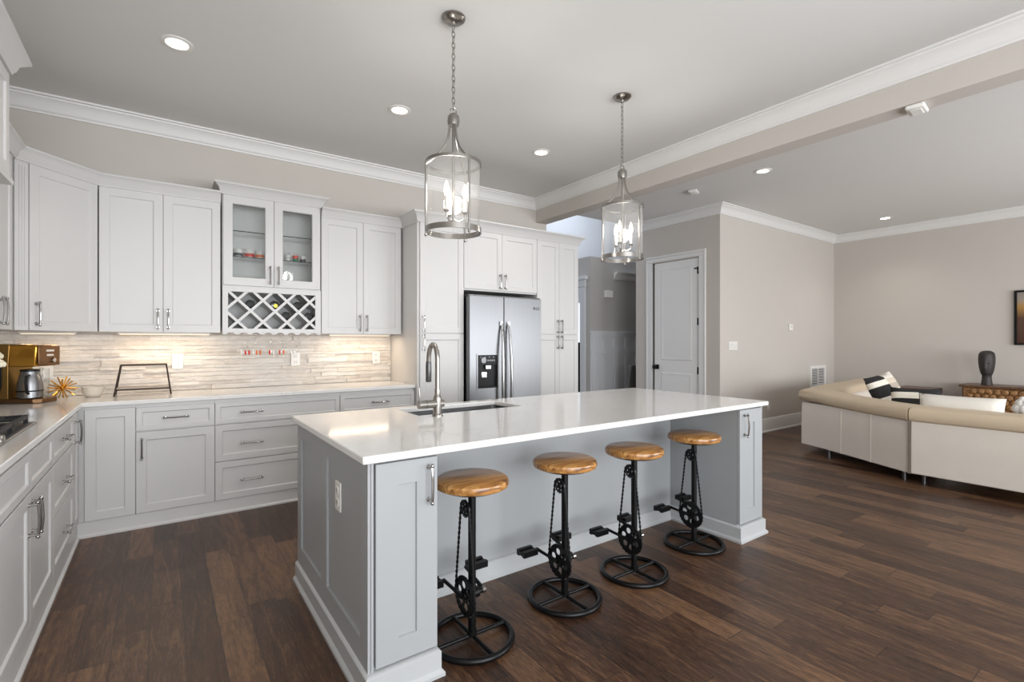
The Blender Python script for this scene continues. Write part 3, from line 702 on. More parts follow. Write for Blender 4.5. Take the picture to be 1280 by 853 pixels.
# faucet
t = thing('faucet', 'brushed nickel pull-down faucet standing on the island by the sink', 'faucet', (1.245, 2.468, .914))
m = MB(); m.lathe([(.030, 0), (.030, .006), (.026, .010), (.0235, .014), (.0235, .10), (.020, .11), (.0155, .12), (.0155, .15)], seg=24)
pts = [(0, 0, .14+.01*i) for i in range(18)]
for i in range(1, 15):
    a = PI*i/15; pts.append((-.0, .055-.055*math.cos(a), .31+.075*math.sin(a)*1.15))
pts += [(0, .11, .31), (0, .112, .295)]
m.tube(pts, .0135, 14); m.build('spout', M['nickel'], t)
MB().lathe([(.0135, 0), (.0155, -.01), (.0165, -.04), (.0165, -.115), (.014, -.12)], (0, .112, .30), 16).build('spray_head', M['steeldark'], t)
m = MB(); m.cyl((.035, 0, .068), (-.115, 0, .068), .0225, seg=20); m.cyl((-.105, 0, .085), (-.112, 0, .165), .0055, .0045, 10); m.build('lever', M['nickel'], t, .002)
MB().cyl((-.070, 0, .068), (-.073, 0, .068), .0232, seg=20).build('lever_collar', M['steeldark'], t)

# ------------------------------------------------------------------ electrical plates
def plate(label, loc, rz, w, h, kind, group=None):
    t = thing('power_outlet' if kind == 'outlet' else 'light_switch', label, 'outlet' if kind == 'outlet' else 'switch', loc, rz, group)
    MB().box(-w/2, w/2, -.007, 0, -h/2, h/2).build('cover_plate', M['white'], t, .002)
    n = max(1, round(w/.055)-0) if kind != 'outlet' else 1
    if kind == 'outlet':
        for s in (-1, 1):
            o = MB().box(-.017, .017, -.010, -.006, s*.026-.016, s*.026+.016).build('socket', M['ceramic'], t, .002)
            MB().box(-.008, -.005, -.0106, -.0095, s*.026-.006, s*.026+.006).box(.005, .008, -.0106, -.0095, s*.026-.006, s*.026+.006).build('slot', M['darkpat'], o)
    else:
        for k in range(n):
            x = (k-(n-1)/2)*.046
            MB().box(x-.016, x+.016, -.011, -.006, -.034, .034).build('rocker', M['ceramic'], t, .002)
plate('white outlet on the stone backsplash right of the wire stand', (.10, YB-.021, 1.16), 0, .078, .125, 'outlet')
plate('white outlet on the stone backsplash below the wine rack', (1.02, YB-.021, 1.16), 0, .078, .125, 'outlet')
plate('white outlet on the stone backsplash beside the pantry tower', (1.80, YB-.021, 1.16), 0, .078, .125, 'outlet')
plate('white outlet on the stone backsplash behind the gold starburst', (-.73, YB-.021, 1.10), 0, .125, .10, 'outlet')
plate('white outlet on the grey left end panel of the island', (IX0+.009, 2.165, .66), -PI/2, .075, .125, 'outlet')
plate('white light switch on the nook wall right of the pantry door', (6.315, YN-.001, 1.265), 0, .21, .115, 'switch')
plate('white outlet low on the nook wall behind the island corner', (7.25, YN-.001, .37), 0, .08, .12, 'outlet')
t = thing('thermostat', 'small white thermostat on the nook wall above the vent', 'thermostat', (7.90, YN-.001, 1.54))
MB().box(-.055, .055, -.025, 0, -.05, .05).build('housing', M['white'], t, .006)
MB().box(-.03, .03, -.027, -.024, -.005, .03).build('display', M['ceramic'], t)
t = thing('air_vent', 'white slatted return-air vent low on the nook wall behind the sofa', 'vent', (8.84, YN-.001, .742))
m = MB(); m.rings([[(-.28, y, -.18), (.28, y, -.18), (.28, y, .18), (-.28, y, .18)] for y in (0, -.015)] + [[(-.23, y, -.135), (.23, y, -.135), (.23, y, .135), (-.23, y, .135)] for y in (-.015, 0)], closed=True); m.build('frame', M['white'], t)
m = MB(); m.box(-.23, .23, -.002, -.0005, -.135, .135); m.build('backing', M['darkpat'], t)
m = MB()
for k in range(10): m.box(-.23, .23, -.006, .006, -.0022, .0022, Matrix.Translation((0, -.008, -.12+k*.0267)) @ Matrix.Rotation(.7, 4, 'X'))
m.box(-.006, .006, -.014, -.004, -.135, .135)
m.build('slats', M['white'], t)

# ------------------------------------------------------------------ worktop objects
t = thing('wire_stand', 'two-tier dark wire stand with weathered boards on the back worktop', 'stand', (0, 0, 0))
fy0, fy1 = 4.69, 4.86
m = MB()
for sx, xb, xt in ((-1, -.297, -.260), (1, .052, .022)):
    m.tube([(xb, fy0, .916), (xt, fy0+.05, 1.145), (xt, fy1-.05, 1.145), (xb, fy1, .916)], .0055, 8)
    m.tube([(xb+(xt-xb)*.2, fy0+.01, .962), (xb+(xt-xb)*.2, fy1-.01, .962)], .004, 6)
for y in (fy0+.05, fy1-.05): m.tube([(-.262, y, 1.145), (.022, y, 1.145)], .005, 8)
for y in (fy0+.01, fy1-.01): m.tube([(-.29, y, .962), (.045, y, .962)], .005, 8)
m.build('frame', M['rackm'], t)
MB().box(-.268, .030, fy0+.035, fy1-.035, 1.151, 1.159).build('shelf_board', M['rack'], t, .002)
MB().box(-.284, .040, fy0+.018, fy1-.018, .968, .976).build('shelf_board', M['rack'], t, .002)
# starburst ornament
t = thing('starburst_ornament', 'gold spiky starburst ornament on the worktop beside the coffee maker', 'ornament', (-.59, 4.765, .914+.078))
m = MB(); rnd = random.Random(3); n = 26
for i in range(n):
    zz = 1-2*(i+.5)/n; a = i*2.39996; q = math.sqrt(1-zz*zz); d = Vector((q*math.cos(a), q*math.sin(a), zz)); L = .078/max(1, -zz*1.0+.0001) if zz < -.99 else .085
    L = min(L, .074/abs(zz)) if zz < 0 else L
    m.cyl(d*.006, d*L, .0032, .0046, 6)
m.build('spikes', M['gold'], t); MB().sphere((0, 0, 0), .014, seg=12, n=8).build('core', M['gold'], t)
# glass bowl
t = tag(MB().lathe([(.036, 0), (.042, .003), (.060, .03), (.067, .075), (.063, .075), (.056, .032), (.036, .010), (.001, .009)], seg=32).build('glass_bowl', mat('frosted_bowl', (214, 205, 192), .25, spec=.6)), 'small pale round bowl on the worktop beside the starburst', 'bowl')
t.location = (-.425, 4.78, .915)
# coffee maker: local -y is the front
t = thing('coffee_maker', 'bronze and brass drip coffee maker in the worktop corner', 'coffee maker', (-.785, 4.635, .914), math.radians(62)); t.scale = (.85, .9, 1)
m = MB(); m.prism([(-.115, .13), (-.115, -.16), (-.07, -.20), (.07, -.20), (.115, -.16), (.115, .13)], 0, .032); m.build('base', M['bronze'], t, .006)
m = MB(); m.rings([[(-.115, a, z), (.115, a, z), (.115, .13, z), (-.115, .13, z)] for z, a in ((.032, .0), (.26, .0), (.39, -.01), (.395, -.005))]); m.build('tower', mat('olive_brass', (150, 118, 66), .32, .85, vary=.1), t, .014, 3)
m = MB(); m.rings([[(q, .065+.028*math.cos(2*PI*k/20), .18+.105*math.copysign(abs(math.sin(2*PI*k/20))**.6, math.sin(2*PI*k/20))) for k in range(20)] for q in (-.114, -.122)]); m.build('side_grip', M['blackp'], t, .002)
m = MB(); m.rings([[(-.11, -.185+d, z), (.11, -.185+d, z), (.11, .0, z), (-.11, .0, z)] for z, d in ((.245, .02), (.26, .01), (.375, 0), (.39, .01))]); m.build('brew_head', M['brass'], t, .008, 2)
m = MB(); m.box(-.105, .105, -.198, -.184, .25, .385); m.build('control_panel', M['bronze'], t, .012, 3)
m = MB(); m.cyl((.025, -.198, .285), (.025, -.216, .285), .016); m.build('dial', M['chrome'], t, .002)
m = MB(); m.lathe([(.026, .034), (.032, .05), (.035, .22), (.034, .225)], (.078, -.10, 0), 20, cap=False); m.build('clear_tank', M['glassd'], t)
m = MB(); m.box(-.035, .04, -.2005, -.197, .345, .357); m.box(-.03, .035, -.2005, -.197, .315, .327); m.build('display', M['ceramic'], t)
t2 = thing('coffee_carafe', 'steel and black carafe sitting inside the coffee maker', 'carafe', (-.785+.058, 4.635-.073, .947), math.radians(62))
m = MB(); m.lathe([(.060, 0), (.066, .006), (.066, .09), (.054, .15), (.048, .165), (.05, .18)], seg=28); m.build('flask', M['steel'], t2)
m = MB(); m.tube([(-.05, -.03, .155), (-.10, -.055, .15), (-.112, -.06, .11), (-.10, -.055, .05), (-.06, -.035, .035)], .008, 8); m.build('carafe_handle', M['blackp'], t2)
MB().lathe([(.05, .18), (.05, .192), (.02, .195)], seg=24).build('lid', M['blackp'], t2)
m = MB(); m.torus((0, 0, .05), .0662, .005, 28, 6); m.build('band', M['blackp'], t2)
# flowers at the left edge
t = thing('flower_vase', 'cream flowers in a gold vase at the left edge by the coffee maker', 'flowers', (-.915, 4.36, .914))
MB().lathe([(.035, 0), (.045, .02), (.05, .10), (.035, .15), (.04, .17), (.036, .17), (.03, .15)], seg=24).build('vase', M['brass'], t)
for k, (dx, dy, dz) in enumerate(((0, 0, .34), (.05, .02, .32), (-.05, .03, .32), (.02, -.05, .31), (.07, -.02, .27), (-.03, -.05, .29))):
    m = MB()
    for ring, (nn, R, ti) in enumerate(((9, .034, .5), (7, .024, .9), (5, .012, 1.3))):
        for i in range(nn):
            a = 2*PI*i/nn+ring*.4; p = Vector((dx+R*math.cos(a), dy+R*math.sin(a), dz+.012*ring))
            m.sphere(p, .014, .014, .018, 8, 6)
    m.build('blossom', M['petal'], t)
    MB().tube([(dx*.2, dy*.2, .13), (dx*.7, dy*.7, .2), (dx, dy, dz)], .0025, 6).build('stem', M['green'], t)
# cooktop
t = thing('gas_cooktop', 'stainless gas cooktop with black grates on the left worktop', 'cooktop', (-.755, 2.94, .914))
MB().box(-.24, .235, -.46, .475, 0, .010).build('tray', M['steel'], t, .004)
for y in (-.30, .0, .30):
    for x in (-.13, .10):
        m = MB(); m.lathe([(.05, .0), (.05, .012), (.036, .02), (.034, .028), (.001, .030)], (x, y, .01), 20); m.build('burner', M['iron'], t)
for y in (-.30, .0, .30):
    m = MB()
    for a in (-.14, .14): m.box(-.225, .205, y+a-.008, y+a+.008, .032, .050)
    for a in (-.225, -.01, .200): m.box(a-.008, a+.008, y-.146, y+.146, .032, .0495)
    for a in (-.16, -.09, .06, .13): m.box(a-.005, a+.005, y-.10, y+.10, .037, .050)
    m.box(-.20, .19, y-.005, y+.005, .037, .05)
    for a in (-.225, .200):
        for c2 in (-.14, .14): m.box(a-.008, a+.008, y+c2-.008, y+c2+.008, .010, .04)
    m.build('grate', M['iron'], t)
for k in range(5):
    m = MB(); m.lathe([(.022, 0), (.021, .022), (.018, .026), (.001, .026)], (.215, -.42+.07*k, .010), 20); m.build('knob', M['chrome'], t)

# under-cabinet lights
def bar_light(label, x0, x1, y=4.80, p=5):
    t = thing('under_cabinet_light', label, 'light', ((x0+x1)/2, y, ZU0-.002), 0, 'LED bars under the wall cabinets')
    w = (x1-x0)/2
    MB().box(-w, w, -.02, .02, -.014, 0).build('housing', M['white'], t)
    MB().box(-w+.01, w-.01, -.014, .014, -.016, -.013).build('diffuser', M['led'], t)
    a = area('led_glow', (0, 0, -.02), (0, 0, 0), w*2-.02, .03, p, (1, .80, .58)); a.parent = t
bar_light('warm LED bar under the wall cabinet above the wire stand', -.28, .32, p=1.9)
bar_light('warm LED bar under the wall cabinet beside the pantry tower', 1.28, 1.88, p=1.9)
bar_light('warm LED bar under the corner wall cabinet over the coffee maker', -.82, -.52, 4.80, p=.6)

# ------------------------------------------------------------------ pendants
def pendant(label, x, y):
    t = thing('pendant_lantern', label, 'pendant light', (x, y, 0), 0, 'glass lantern pendants over the island')
    MB().lathe([(.066, CZ), (.066, CZ-.008), (.05, CZ-.022), (.014, CZ-.030), (.010, CZ-.045), (.001, CZ-.045)][::-1], seg=28).build('canopy', M['nickel'], t)
    m = MB(); z = CZ-.045; k = 0; ll = .036
    while z-ll > 2.61:
        pts = []
        for i in range(12):
            a = 2*PI*i/12; p, q = .009*math.cos(a), .021*math.sin(a)
            pts.append((p, 0, z-ll/2+q) if k % 2 else (0, p, z-ll/2+q))
        m.tube(pts, .0024, 6, True); z -= ll*.86; k += 1
    zc = z
    m.build('chain', M['nickel'], t)
    m = MB(); m.torus((0, 0, zc-.012), .018, .0035, 20, 8, (0, 1, 0)); m.lathe([(.001, 2.60), (.02, 2.60), (.032, 2.585), (.034, 2.56), (.030, 2.535), (.001, 2.535)], seg=24); m.cyl((0, 0, zc-.03), (0, 0, 2.59), .006)
    m.build('hub', M['nickel'], t)
    R = .152
    for k in range(3):
        a = 2*PI*k/3+.6; m = MB(); pts = []
        for i in range(14):
            s = i/13; rr_ = .022+(R-.022)*(s**2.6); zz = 2.55-.235*s; pts.append((rr_*math.cos(a), rr_*math.sin(a), zz))
        m.tube(pts, .0065, 8)
        pts = [(R*math.cos(a)*1.005, R*math.sin(a)*1.005, z) for z in (2.33, 2.2, 2.05, 1.925)]
        m.tube(pts, .006, 8); m.sphere((pts[-1][0], pts[-1][1], 1.92), .009, seg=10, n=6)
        m.build('arm', M['nickel'], t)
    def band(z0, z1):
        m = MB(); m.lathe([(R+.004, z0), (R+.004, z1), (R-.004, z1), (R-.004, z0), (R+.004, z0)], seg=48, cap=False); return m
    band(2.312, 2.328).build('top_ring', M['nickel'], t); band(1.932, 1.962).build('bottom_ring', M['nickel'], t)
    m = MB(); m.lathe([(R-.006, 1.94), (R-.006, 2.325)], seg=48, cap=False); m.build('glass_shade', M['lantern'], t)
    m = MB(); m.cyl((0, 0, 2.535), (0, 0, 1.985), .008, seg=12); m.sphere((0, 0, 1.985), .016, seg=12, n=8)
    for k in range(3):
        a = 2*PI*k/3+1.5
        m.tube([(0, 0, 2.01), (.03*math.cos(a), .03*math.sin(a), 1.995), (.06*math.cos(a), .06*math.sin(a), 2.01), (.065*math.cos(a), .065*math.sin(a), 2.04)], .0045, 8)
        m.lathe([(.006, 2.035), (.017, 2.045), (.017, 2.05), (.001, 2.05)], (.065*math.cos(a), .065*math.sin(a), 0), 12)
    m.build('stem', M['nickel'], t)
    for k in range(3):
        a = 2*PI*k/3+1.5; p = (.065*math.cos(a), .065*math.sin(a), 0)
        o = MB().cyl((p[0], p[1], 2.05), (p[0], p[1], 2.125), .0095, seg=12).build('candle_sleeve', M['wick'], t)
        MB().lathe([(.008, 2.125), (.013, 2.14), (.0155, 2.155), (.012, 2.18), (.004, 2.205), (.001, 2.21)], p, 14).build('bulb', M['bulb'], o)
    l = bpy.data.lights.new('pendant_glow', 'POINT'); l.energy = 11; l.color = (1, .96, .91); l.shadow_soft_size = .06
    o = bpy.data.objects.new('pendant_glow', l); C.objects.link(o); o.parent = t; o.location = (0, 0, 2.17)
pendant('glass lantern pendant hanging over the sink end of the island', 1.325, 2.43)
pendant('glass lantern pendant hanging over the far end of the island', 2.77, 2.49)

# recessed lights and detectors
def can(label, x, y, r=.085):
    t = thing('recessed_light', label, 'ceiling light', (x, y, CZ), 0, 'recessed ceiling lights')
    MB().lathe([(r, 0), (r, -.004), (r*.72, -.008), (r*.66, -.002)], seg=32, cap=False).build('trim_ring', M['white'], t)
    MB().lathe([(.001, -.0035), (r*.67, -.0035), (r*.67, -.0015), (.001, -.0015)], seg=32).build('lens', M['lamp'], t)
    l = bpy.data.lights.new('downlight', 'SPOT'); l.energy = 25; l.spot_size = 2.2; l.spot_blend = .9; l.color = (1, .93, .84); l.shadow_soft_size = .06
    o = bpy.data.objects.new('downlight', l); C.objects.link(o); o.parent = t; o.location = (0, 0, -.02)
can('round recessed light nearest the left edge of the kitchen ceiling', .07, 3.61)
can('round recessed light in the kitchen ceiling above the glass-front cabinet', 1.51, 3.645)
can('round recessed light in the kitchen ceiling in front of the refrigerator', 2.955, 3.675)
can('round recessed light in the living ceiling nearest the beam', 5.20, 2.71)
can('round recessed light in the living ceiling above the sofa corner', 8.66, 2.71)
t = thing('smoke_detector', 'small white detector on the living ceiling near the pantry corner', 'detector', (5.21, 3.555, CZ), .4)
MB().box(-.075, .075, -.05, .05, -.03, 0).build('housing', M['white'], t, .01); MB().box(-.05, .05, -.03, .03, -.036, -.029).build('sensor_cap', M['white'], t, .004)
t = thing('smoke_detector', 'white detector on the underside of the long ceiling beam', 'detector', (4.005, 1.08, 2.856), .1)
MB().box(-.075, .075, -.05, .05, -.03, 0).build('housing', M['white'], t, .01); MB().box(-.05, .05, -.03, .03, -.036, -.029).build('sensor_cap', M['white'], t, .004)

# ------------------------------------------------------------------ bicycle stools
def chainring_mesh(m, c, R, hub, nh, hr, hc, x0, x1, teeth):
    """perforated disc in the y-z plane between x0 and x1"""
    sec = 2*PI/nh; N = 30
    for k in range(nh):
        th = k*sec+.3; hx, hy = hc*math.cos(th), hc*math.sin(th); hole = []; bd = []
        for i in range(N):
            f = 2*PI*i/N+th; d = (math.cos(f), math.sin(f)); hole.append((hx+hr*d[0], hy+hr*d[1]))
            lo, hi = hr, 2*R
            for _ in range(22):
                mid = (lo+hi)/2; px, py = hx+mid*d[0], hy+mid*d[1]; rr_ = math.hypot(px, py)
                da = (math.atan2(py, px)-th+PI) % (2*PI)-PI
                if hub <= rr_ <= R and abs(da) <= sec/2: lo = mid
                else: hi = mid
            bd.append((hx+lo*d[0], hy+lo*d[1]))
        A = []
        for pts, x in ((hole, x0), (bd, x0), (bd, x1), (hole, x1)): A.append([(x, c[1]+p[0], c[2]+p[1]) for p in pts])
        m.rings(A, False, True)
    for k in range(teeth):
        a = 2*PI*k/teeth; q = Matrix.Translation((0, c[1], c[2])) @ Matrix.Rotation(a, 4, 'X')
        m.box(x0, x1, R-.002, R+.005, -.0025, .0025, q)
ZC, ZS, RC, RS, CX = .205, .588, .080, .033, -.036
t = thing('bar_stool', 'round wooden bicycle-chain bar stool nearest the left end of the island', 'bar stool', (1.123, 1.888, 0), 0, 'bicycle bar stools along the island')
stool = t
MB().lathe([(.001, .682), (.150, .682), (.162, .689), (.166, .703), (.162, .717), (.150, .725), (.001, .726)], seg=48).build('seat', M['seat'], t)
m = MB(); m.lathe([(.001, .672), (.125, .672), (.135, .676), (.135, .682), (.001, .682)], seg=32); m.cyl((0, 0, .66), (0, 0, .675), .035); m.build('seat_plate', M['black'], t)
m = MB(); m.cyl((0, 0, .02), (0, 0, .675), .0175, seg=20); m.cyl((0, 0, .02), (0, 0, .045), .022, seg=20); m.build('pole', M['black'], t)
m = MB(); m.torus((0, 0, .0145), .178, .0135, 56, 12); m.build('base_ring', M['black'], t)
m = MB(); m.tube([(-.17, 0, .02), (.17, 0, .02)], .009, 10); m.tube([(0, -.17, .0195), (0, .17, .0195)], .009, 10); m.build('cross_bar', M['black'], t)
m = MB(); chainring_mesh(m, (0, 0, ZC), RC, .016, 6, .0165, .046, CX-.0025, CX+.0025, 40); m.cyl((CX-.012, 0, ZC), (CX+.004, 0, ZC), .017, seg=16)
m.build('chainring', M['black'], t)
m = MB(); chainring_mesh(m, (0, 0, ZS), RS, .008, 5, .006, .020, CX-.0025, CX+.0025, 16); m.cyl((CX-.012, 0, ZS), (CX+.03, 0, ZS), .009, seg=12); m.torus((CX-.008, 0, ZS), .02, .004, 20, 6, (1, 0, 0)); m.build('sprocket', M['black'], t)
m = MB(); m.cyl((CX-.004, 0, ZC), (.055, 0, ZC), .012, seg=16); m.cyl((-.02, 0, ZC), (.03, 0, ZC), .022, seg=20); m.build('axle', M['black'], t)
MB().cyl((.052, 0, ZC), (.068, 0, ZC), .014, seg=12).build('axle_nut', M['chrome'], t)
# chain: alternating plates along the belt path round both sprockets
m = MB(); path = []
R1, R2 = RC+.004, RS+.004; dd = ZS-ZC; al = math.asin((R1-R2)/dd)
def arc(cz, R, a0, a1, n): return [(R*math.cos(a0+(a1-a0)*i/n), cz+R*math.sin(a0+(a1-a0)*i/n)) for i in range(n+1)]
path = arc(ZS, R2, al, PI-al, 10)+arc(ZC, R1, PI-al, 2*PI+al, 26); path.append(path[0])
seg = []; acc = 0
for i in range(len(path)-1): seg.append((acc, path[i], path[i+1])); acc += math.dist(path[i], path[i+1])
nl = int(acc/.0115)
for k in range(nl):
    s0 = acc*k/nl
    j = max(i for i in range(len(seg)) if seg[i][0] <= s0+1e-9); a0, p0, p1 = seg[j]; L = math.dist(p0, p1); f = (s0-a0)/max(L, 1e-6)
    y, z = p0[0]+(p1[0]-p0[0])*f, p0[1]+(p1[1]-p0[1])*f; an = math.atan2(p1[1]-p0[1], p1[0]-p0[0])
    q = Matrix.Translation((CX, y, z)) @ Matrix.Rotation(an, 4, 'X'); w = .0045 if k % 2 else .003
    m.box(-w, w, -.0068, .0068, -.0038 if k % 2 else -.0025, .0038 if k % 2 else .0025, q)
m.build('chain', M['black'], t, smooth=0)
for sx, x0, dy, dzz in ((-1, CX-.014, .16, .012), (1, .060, .175, .035)):
    m = MB(); q0 = Vector((x0, 0, ZC)); q1 = Vector((x0+sx*.008, dy, ZC+dzz)); m.tube([q0, q0.lerp(q1, .5), q1], [.011, .008, .009], 8); m.cyl(q1, q1+Vector((sx*.02, 0, 0)), .006); o = m.build('crank', M['black'], t)
    m = MB(); px = q1.x+sx*.062
    m.box(px-.045, px+.045, dy-.034, dy-.014, q1.z-.015, q1.z+.015); m.box(px-.045, px+.045, dy+.014, dy+.034, q1.z-.015, q1.z+.015)
    for e in (-.046, .038): m.box(px+e, px+e+.008, dy-.03, dy+.03, q1.z-.009, q1.z+.009)
    m.cyl((px-.045, dy, q1.z), (px+.045, dy, q1.z), .010, seg=12)
    for k in range(5): m.box(px-.036+k*.016, px-.03+k*.016, dy-.034, dy+.034, q1.z-.006, q1.z+.006)
    m.build('pedal', M['blackp'], t, smooth=0)
dup(stool, (1.689, 1.907, 0), 0, 'round wooden bicycle-chain bar stool, second from the left end of the island')
dup(stool, (2.198, 1.886, 0), 0, 'round wooden bicycle-chain bar stool, second from the far end of the island')
dup(stool, (2.83, 1.928, 0), 0, 'round wooden bicycle-chain bar stool at the far end against the grey panel')

# ------------------------------------------------------------------ living room
# sectional sofa: outer back line travelled from near to far, seats to the right
P0 = [(5.68, -.9), (5.655, 1.575)]
def arcpath(): 
    A = Vector((5.655, 1.59)); B = Vector((6.18, 2.60))
    pts = [A.lerp(B, s) for s in (0, .33, .66, .9)]
    pts += [Vector((6.255, 2.80)), Vector((7.2, 2.90)), Vector((8.6, 3.0))]
    return [(p.x, p.y) for p in pts]
P1 = arcpath()
t = thing('sectional_sofa', 'cream leather sectional sofa seen from behind with tan headrest rolls', 'sofa', (0, 0, 0))
body = [(.0, .10), (.0, .35), (.004, .575), (.012, .60), (.20, .60), (.22, .40), (.24, .20), (.24, .10)]
def roll(o0, o1, z0, z1):
    pr = []; n = 7
    cx, hx, cz, hz = (o0+o1)/2, (o1-o0)/2, (z0+z1)/2, (z1-z0)/2
    for i in range(22):
        a = 2*PI*i/22; ca, sa = math.cos(a), math.sin(a)
        pr.append((cx+hx*math.copysign(abs(ca)**.42, ca), cz+hz*math.copysign(abs(sa)**.5, sa)))
    return pr
for pth, ph in ((P0, dict(post=P1[1])), (P1, dict(pre=P0[0]))):
    MB().sweep(pth, body, **ph).build('back_panel', M['leather'], t, .008)
    MB().sweep(pth, roll(-.025, .34, .575, .715), **ph, lift=None if pth is P0 else [0, .0, .01, .025, .04, .055, .06]).build('headrest', M['leathertan'], t, smooth=60)
MB().sweep(P0, [(.22, .14), (.95, .14), (.95, .40), (.92, .44), (.24, .44)]).build('seat_cushion', M['leather'], t, .02)
m = MB(); m.prism([(5.90, 1.6), (6.34, 2.5), (6.5, 2.58), (8.58, 2.72), (8.55, 1.85), (6.95, 1.75), (6.62, 1.55)], .14, .44); m.build('seat_cushion', M['leather'], t, .02)
inner = [(6.52, 2.44), (7.2, 2.59), (8.58, 2.68)]
MB().sweep(inner, [(-.02, .40), (.12, .40), (.07, .66), (.03, .68), (-.02, .68)]).build('back_cushion', M['leather'], t, .02)
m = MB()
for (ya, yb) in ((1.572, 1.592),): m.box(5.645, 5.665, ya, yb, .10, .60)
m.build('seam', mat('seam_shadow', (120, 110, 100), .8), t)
m = MB()
for f in (.36, .69):
    x = 5.655+(6.18-5.655)*f; y = 1.59+(2.60-1.59)*f; m.tube([(x-.0, y, .10), (x, y, .59)], .004, 6)
m.tube([(5.664, .75, .1), (5.664, .75, .59)], .004, 6)
m.build('piping', M['leather'], t)
for x, y in ((5.80, 1.66), (5.76, 1.50), (6.14, 2.45), (5.80, -.4), (8.4, 2.85), (8.3, 2.0)):
    MB().cyl((x, y, 0), (x, y, .145), .018, seg=14).build('leg', M['steeldark'], t)
# cushions
def cushion(m, w, h, d, n=14):
    rs = []
    def pt(u, v, s):
        e = max(0, (1-abs(u)**3.2))*max(0, (1-abs(v)**3.2)); k = 1-.05*(1-abs(u))*abs(v)
        return (u*w/2*(1-.04*(1-v*v)), s*d/2*e**.5, v*h/2*(1-.04*(1-u*u)))
    for s in (-1, 1):
        g = [[m.bm.verts.new(pt(-1+2*i/n, -1+2*j/n, s)) for i in range(n+1)] for j in range(n+1)]
        for j in range(n):
            for i in range(n): m._f([g[j][i], g[j][i+1], g[j+1][i+1], g[j+1][i]])
    bmesh.ops.remove_doubles(m.bm, verts=m.bm.verts[:], dist=1e-4)
    return m
def patch_mat(name, h, w, left, right):
    m = mat(name, (200, 190, 178), .9, bump=.35, bscale=110); nt, N, L, b_ = nodes(m)
    tc = N('ShaderNodeTexCoord'); sp = N('ShaderNodeSeparateXYZ'); L(tc.outputs['Object'], sp.inputs[0])
    f = mth(nt, 'ADD', mth(nt, 'DIVIDE', sp.outputs[2], h), .5)
    def rp(cols): return ramp(nt, f, [(i/len(cols), c) for i, c in enumerate(cols)], 'CONSTANT')
    mx = N('ShaderNodeMix'); mx.data_type = 'RGBA'; L(mth(nt, 'GREATER_THAN', sp.outputs[0], 0.02), mx.inputs[0]); L(rp(left), mx.inputs[6]); L(rp(right), mx.inputs[7])
    L(mx.outputs[2], b_.inputs['Base Color']); return m
K, Wh, Gy, Bg = (32, 31, 31), (226, 220, 208), (176, 164, 150), (204, 192, 174)
def pillow(label, loc, rot, w, h, d, mt):
    o = cushion(MB(), w, h, d).build('throw_pillow', mt, smooth=80); o.location = loc; o.rotation_euler = rot
    return tag(o, label, 'pillow', 'throw pillows on the sofa')
pillow('black, white and grey patchwork pillow leaning tilted in the sofa corner', (6.62, 2.04, .71), (-.42, -.18, -.30), .42, .52, .15,
       patch_mat('patchwork_knit', .5, .46, [Gy, Gy, Gy, Wh, K, K, Wh, K], [K, Wh, K, K, Wh, Gy, Bg, Wh]))
pillow('cream long pillow lying along the sofa back in front of the sideboard', (6.12, 1.33, .635), (-.25, 0, -PI/2+.02), .62, .36, .18, M['cream'])
pillow('black pillow with white stripes peeking out behind the cream pillow', (6.42, 1.74, .65), (-.25, 0, -1.2), .42, .38, .15,
       patch_mat('striped_knit', .4, .4, [K, Wh, K, K, Wh, K], [Wh, K, Wh, K, K, K]))
# end table
t = thing('end_table', 'low brown wooden end table behind the patchwork pillow', 'table', (9.15, 2.43, 0), 0)
MB().box(-.22, .24, -.20, .24, .56, .64).build('top', M['dkwood'], t, .006)
for sx in (-.18, .20):
    for sy in (-.16, .20): MB().box(sx-.03, sx+.03, sy-.03, sy+.03, 0, .56).build('leg', M['dkwood'], t, .004)
# carved sideboard
t = thing('carved_sideboard', 'brown sideboard with carved scale pattern doors against the right wall', 'sideboard', (9.0, .25, 0))
MB().box(.0, .44, -.2, 1.68, .08, .70).build('body', M['dkwood'], t, .004)
MB().box(-.03, .455, -.23, 1.71, .70, .73).build('top', M['dkwood'], t, .004)
for k in range(3):
    y0 = -.19+k*.62; m = MB(); m.box(-.018, 0, y0, y0+.61, .09, .69); o = m.build('door', M['carved'], t, .003)
    m = MB()
    for r_ in range(9):
        for q in range(8):
            yy = y0+.04+q*.078+(.039 if r_ % 2 else 0); zz = .12+r_*.066
            if yy > y0+.58: continue
            m.rings([[(-.018-a, yy+.037*s*math.cos(th), zz+.042*s*math.sin(th)) for th in [2*PI*i/10 for i in range(10)]] for a, s in ((0, 1), (.016, .85), (.022, .45), (.024, .05))])
    m.build('carving', M['carved'], o)
for y in (-.12, 1.6):
    for x in (.05, .39): MB().box(x-.03, x+.03, y-.03, y+.03, 0, .08).build('leg', M['dkwood'], t)
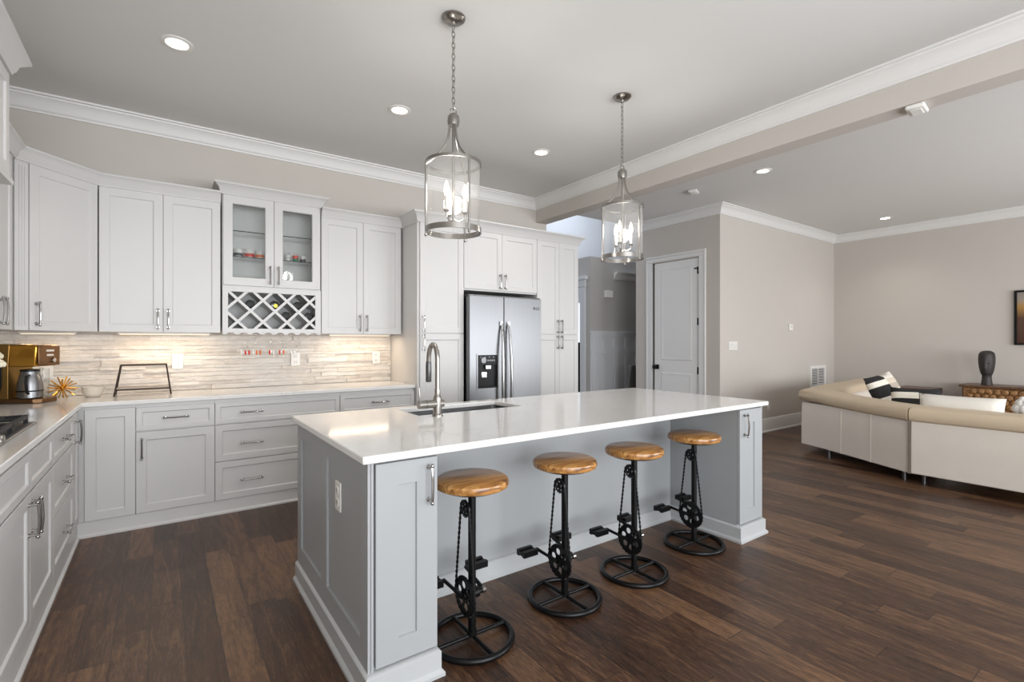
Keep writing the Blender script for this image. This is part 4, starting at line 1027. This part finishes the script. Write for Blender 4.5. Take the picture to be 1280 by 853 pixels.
# head sculpture, facing -x
t = thing('head_sculpture', 'dark charcoal elongated head sculpture standing on the carved sideboard', 'sculpture', (9.16, 1.71, .731), .0); t.scale = (.72, .74, .88)
m = MB(); rs = []
for z, rx, ry in ((.0, .088, .082), (.02, .085, .079), (.10, .074, .068), (.145, .07, .066), (.16, .085, .075), (.20, .105, .092), (.27, .125, .106), (.34, .138, .115), (.41, .142, .118), (.47, .135, .112), (.505, .115, .095), (.525, .075, .062), (.532, .02, .018)):
    r_ = []
    for k in range(36):
        a = 2*PI*k/36; x = rx*math.cos(a); y = ry*math.sin(a)
        fr = max(0, -math.cos(a))
        if .19 < z < .42: x -= .022*math.exp(-(y/.016)**2)*fr*(1-.7*abs(z-.28)/.14 if abs(z-.28) < .14 else .3)
        if .30 < z < .38: x += .014*fr*math.exp(-((abs(y)-.045)/.02)**2)
        r_.append((x, y, z))
    rs.append(r_)
m.rings(rs); m.build('head', M['sculpt'], t, smooth=70)
m = MB()
for s in (-1, 1): m.sphere((-.118, s*.043, .335), .012, .02, .008, 12, 8)
m.build('eyelid', M['sculpt'], t); MB().sphere((-.107, 0, .215), .010, .024, .007, 12, 8).build('mouth', M['sculpt'], t)
# vase at the right edge, on a low table hidden by the sofa back
t = thing('coffee_table', 'low dark wooden table behind the sofa back, under the white vase', 'table', (7.0, 1.03, 0))
MB().box(-.28, .28, -.34, .26, .38, .42).build('top', M['dkwood'], t, .006)
for sx in (-.23, .23):
    for sy in (-.29, .21): MB().box(sx-.025, sx+.025, sy-.025, sy+.025, 0, .38).build('leg', M['dkwood'], t, .004)
t = thing('white_vase', 'pale bloom-shaped vase cut by the right edge, in front of the carved sideboard', 'vase', (7.0, 1.03, .42))
m = MB(); m.lathe([(.05, 0), (.055, .01), (.03, .05), (.03, .14), (.05, .20), (.001, .21)], seg=24); m.build('foot', M['ceramic'], t)
m = MB()
for ring, (nn, R, dz_) in enumerate(((8, .062, .23), (6, .042, .28), (4, .02, .31))):
    for k in range(nn):
        a = 2*PI*k/nn+ring*.4; m.sphere((R*math.cos(a), R*math.sin(a), dz_), .032, .032, .045, 10, 8)
m.build('bloom', M['ceramic'], t)
# framed picture on the right wall
t = thing('framed_picture', 'dark framed glossy brown picture on the right wall, cut by the frame', 'picture', (XR-.001, .99, 1.645))
m = MB(); m.rings([[(x, -.5, -.37), (x, .5, -.37), (x, .5, .37), (x, -.5, .37)] for x in (0, -.035)] + [[(x, -.475, -.345), (x, .475, -.345), (x, .475, .345), (x, -.475, .345)] for x in (-.035, -.004)], closed=True); m.build('frame', M['blackp'], t)
pm = mat('bronze_artwork', (96, 66, 42), .25); nt, N, L, b_ = nodes(pm)
tc = N('ShaderNodeTexCoord'); sp = N('ShaderNodeSeparateXYZ'); L(tc.outputs['Object'], sp.inputs[0])
L(ramp(nt, mth(nt, 'ADD', mth(nt, 'DIVIDE', sp.outputs[2], .7), .5), [(0, (70, 42, 30)), (.5, (84, 54, 36)), (.72, (168, 124, 62)), (.85, (150, 138, 124)), (1, (140, 132, 124))]), b_.inputs['Base Color'])
MB().box(-.012, -.004, -.475, .475, -.345, .345).build('canvas', pm, t)
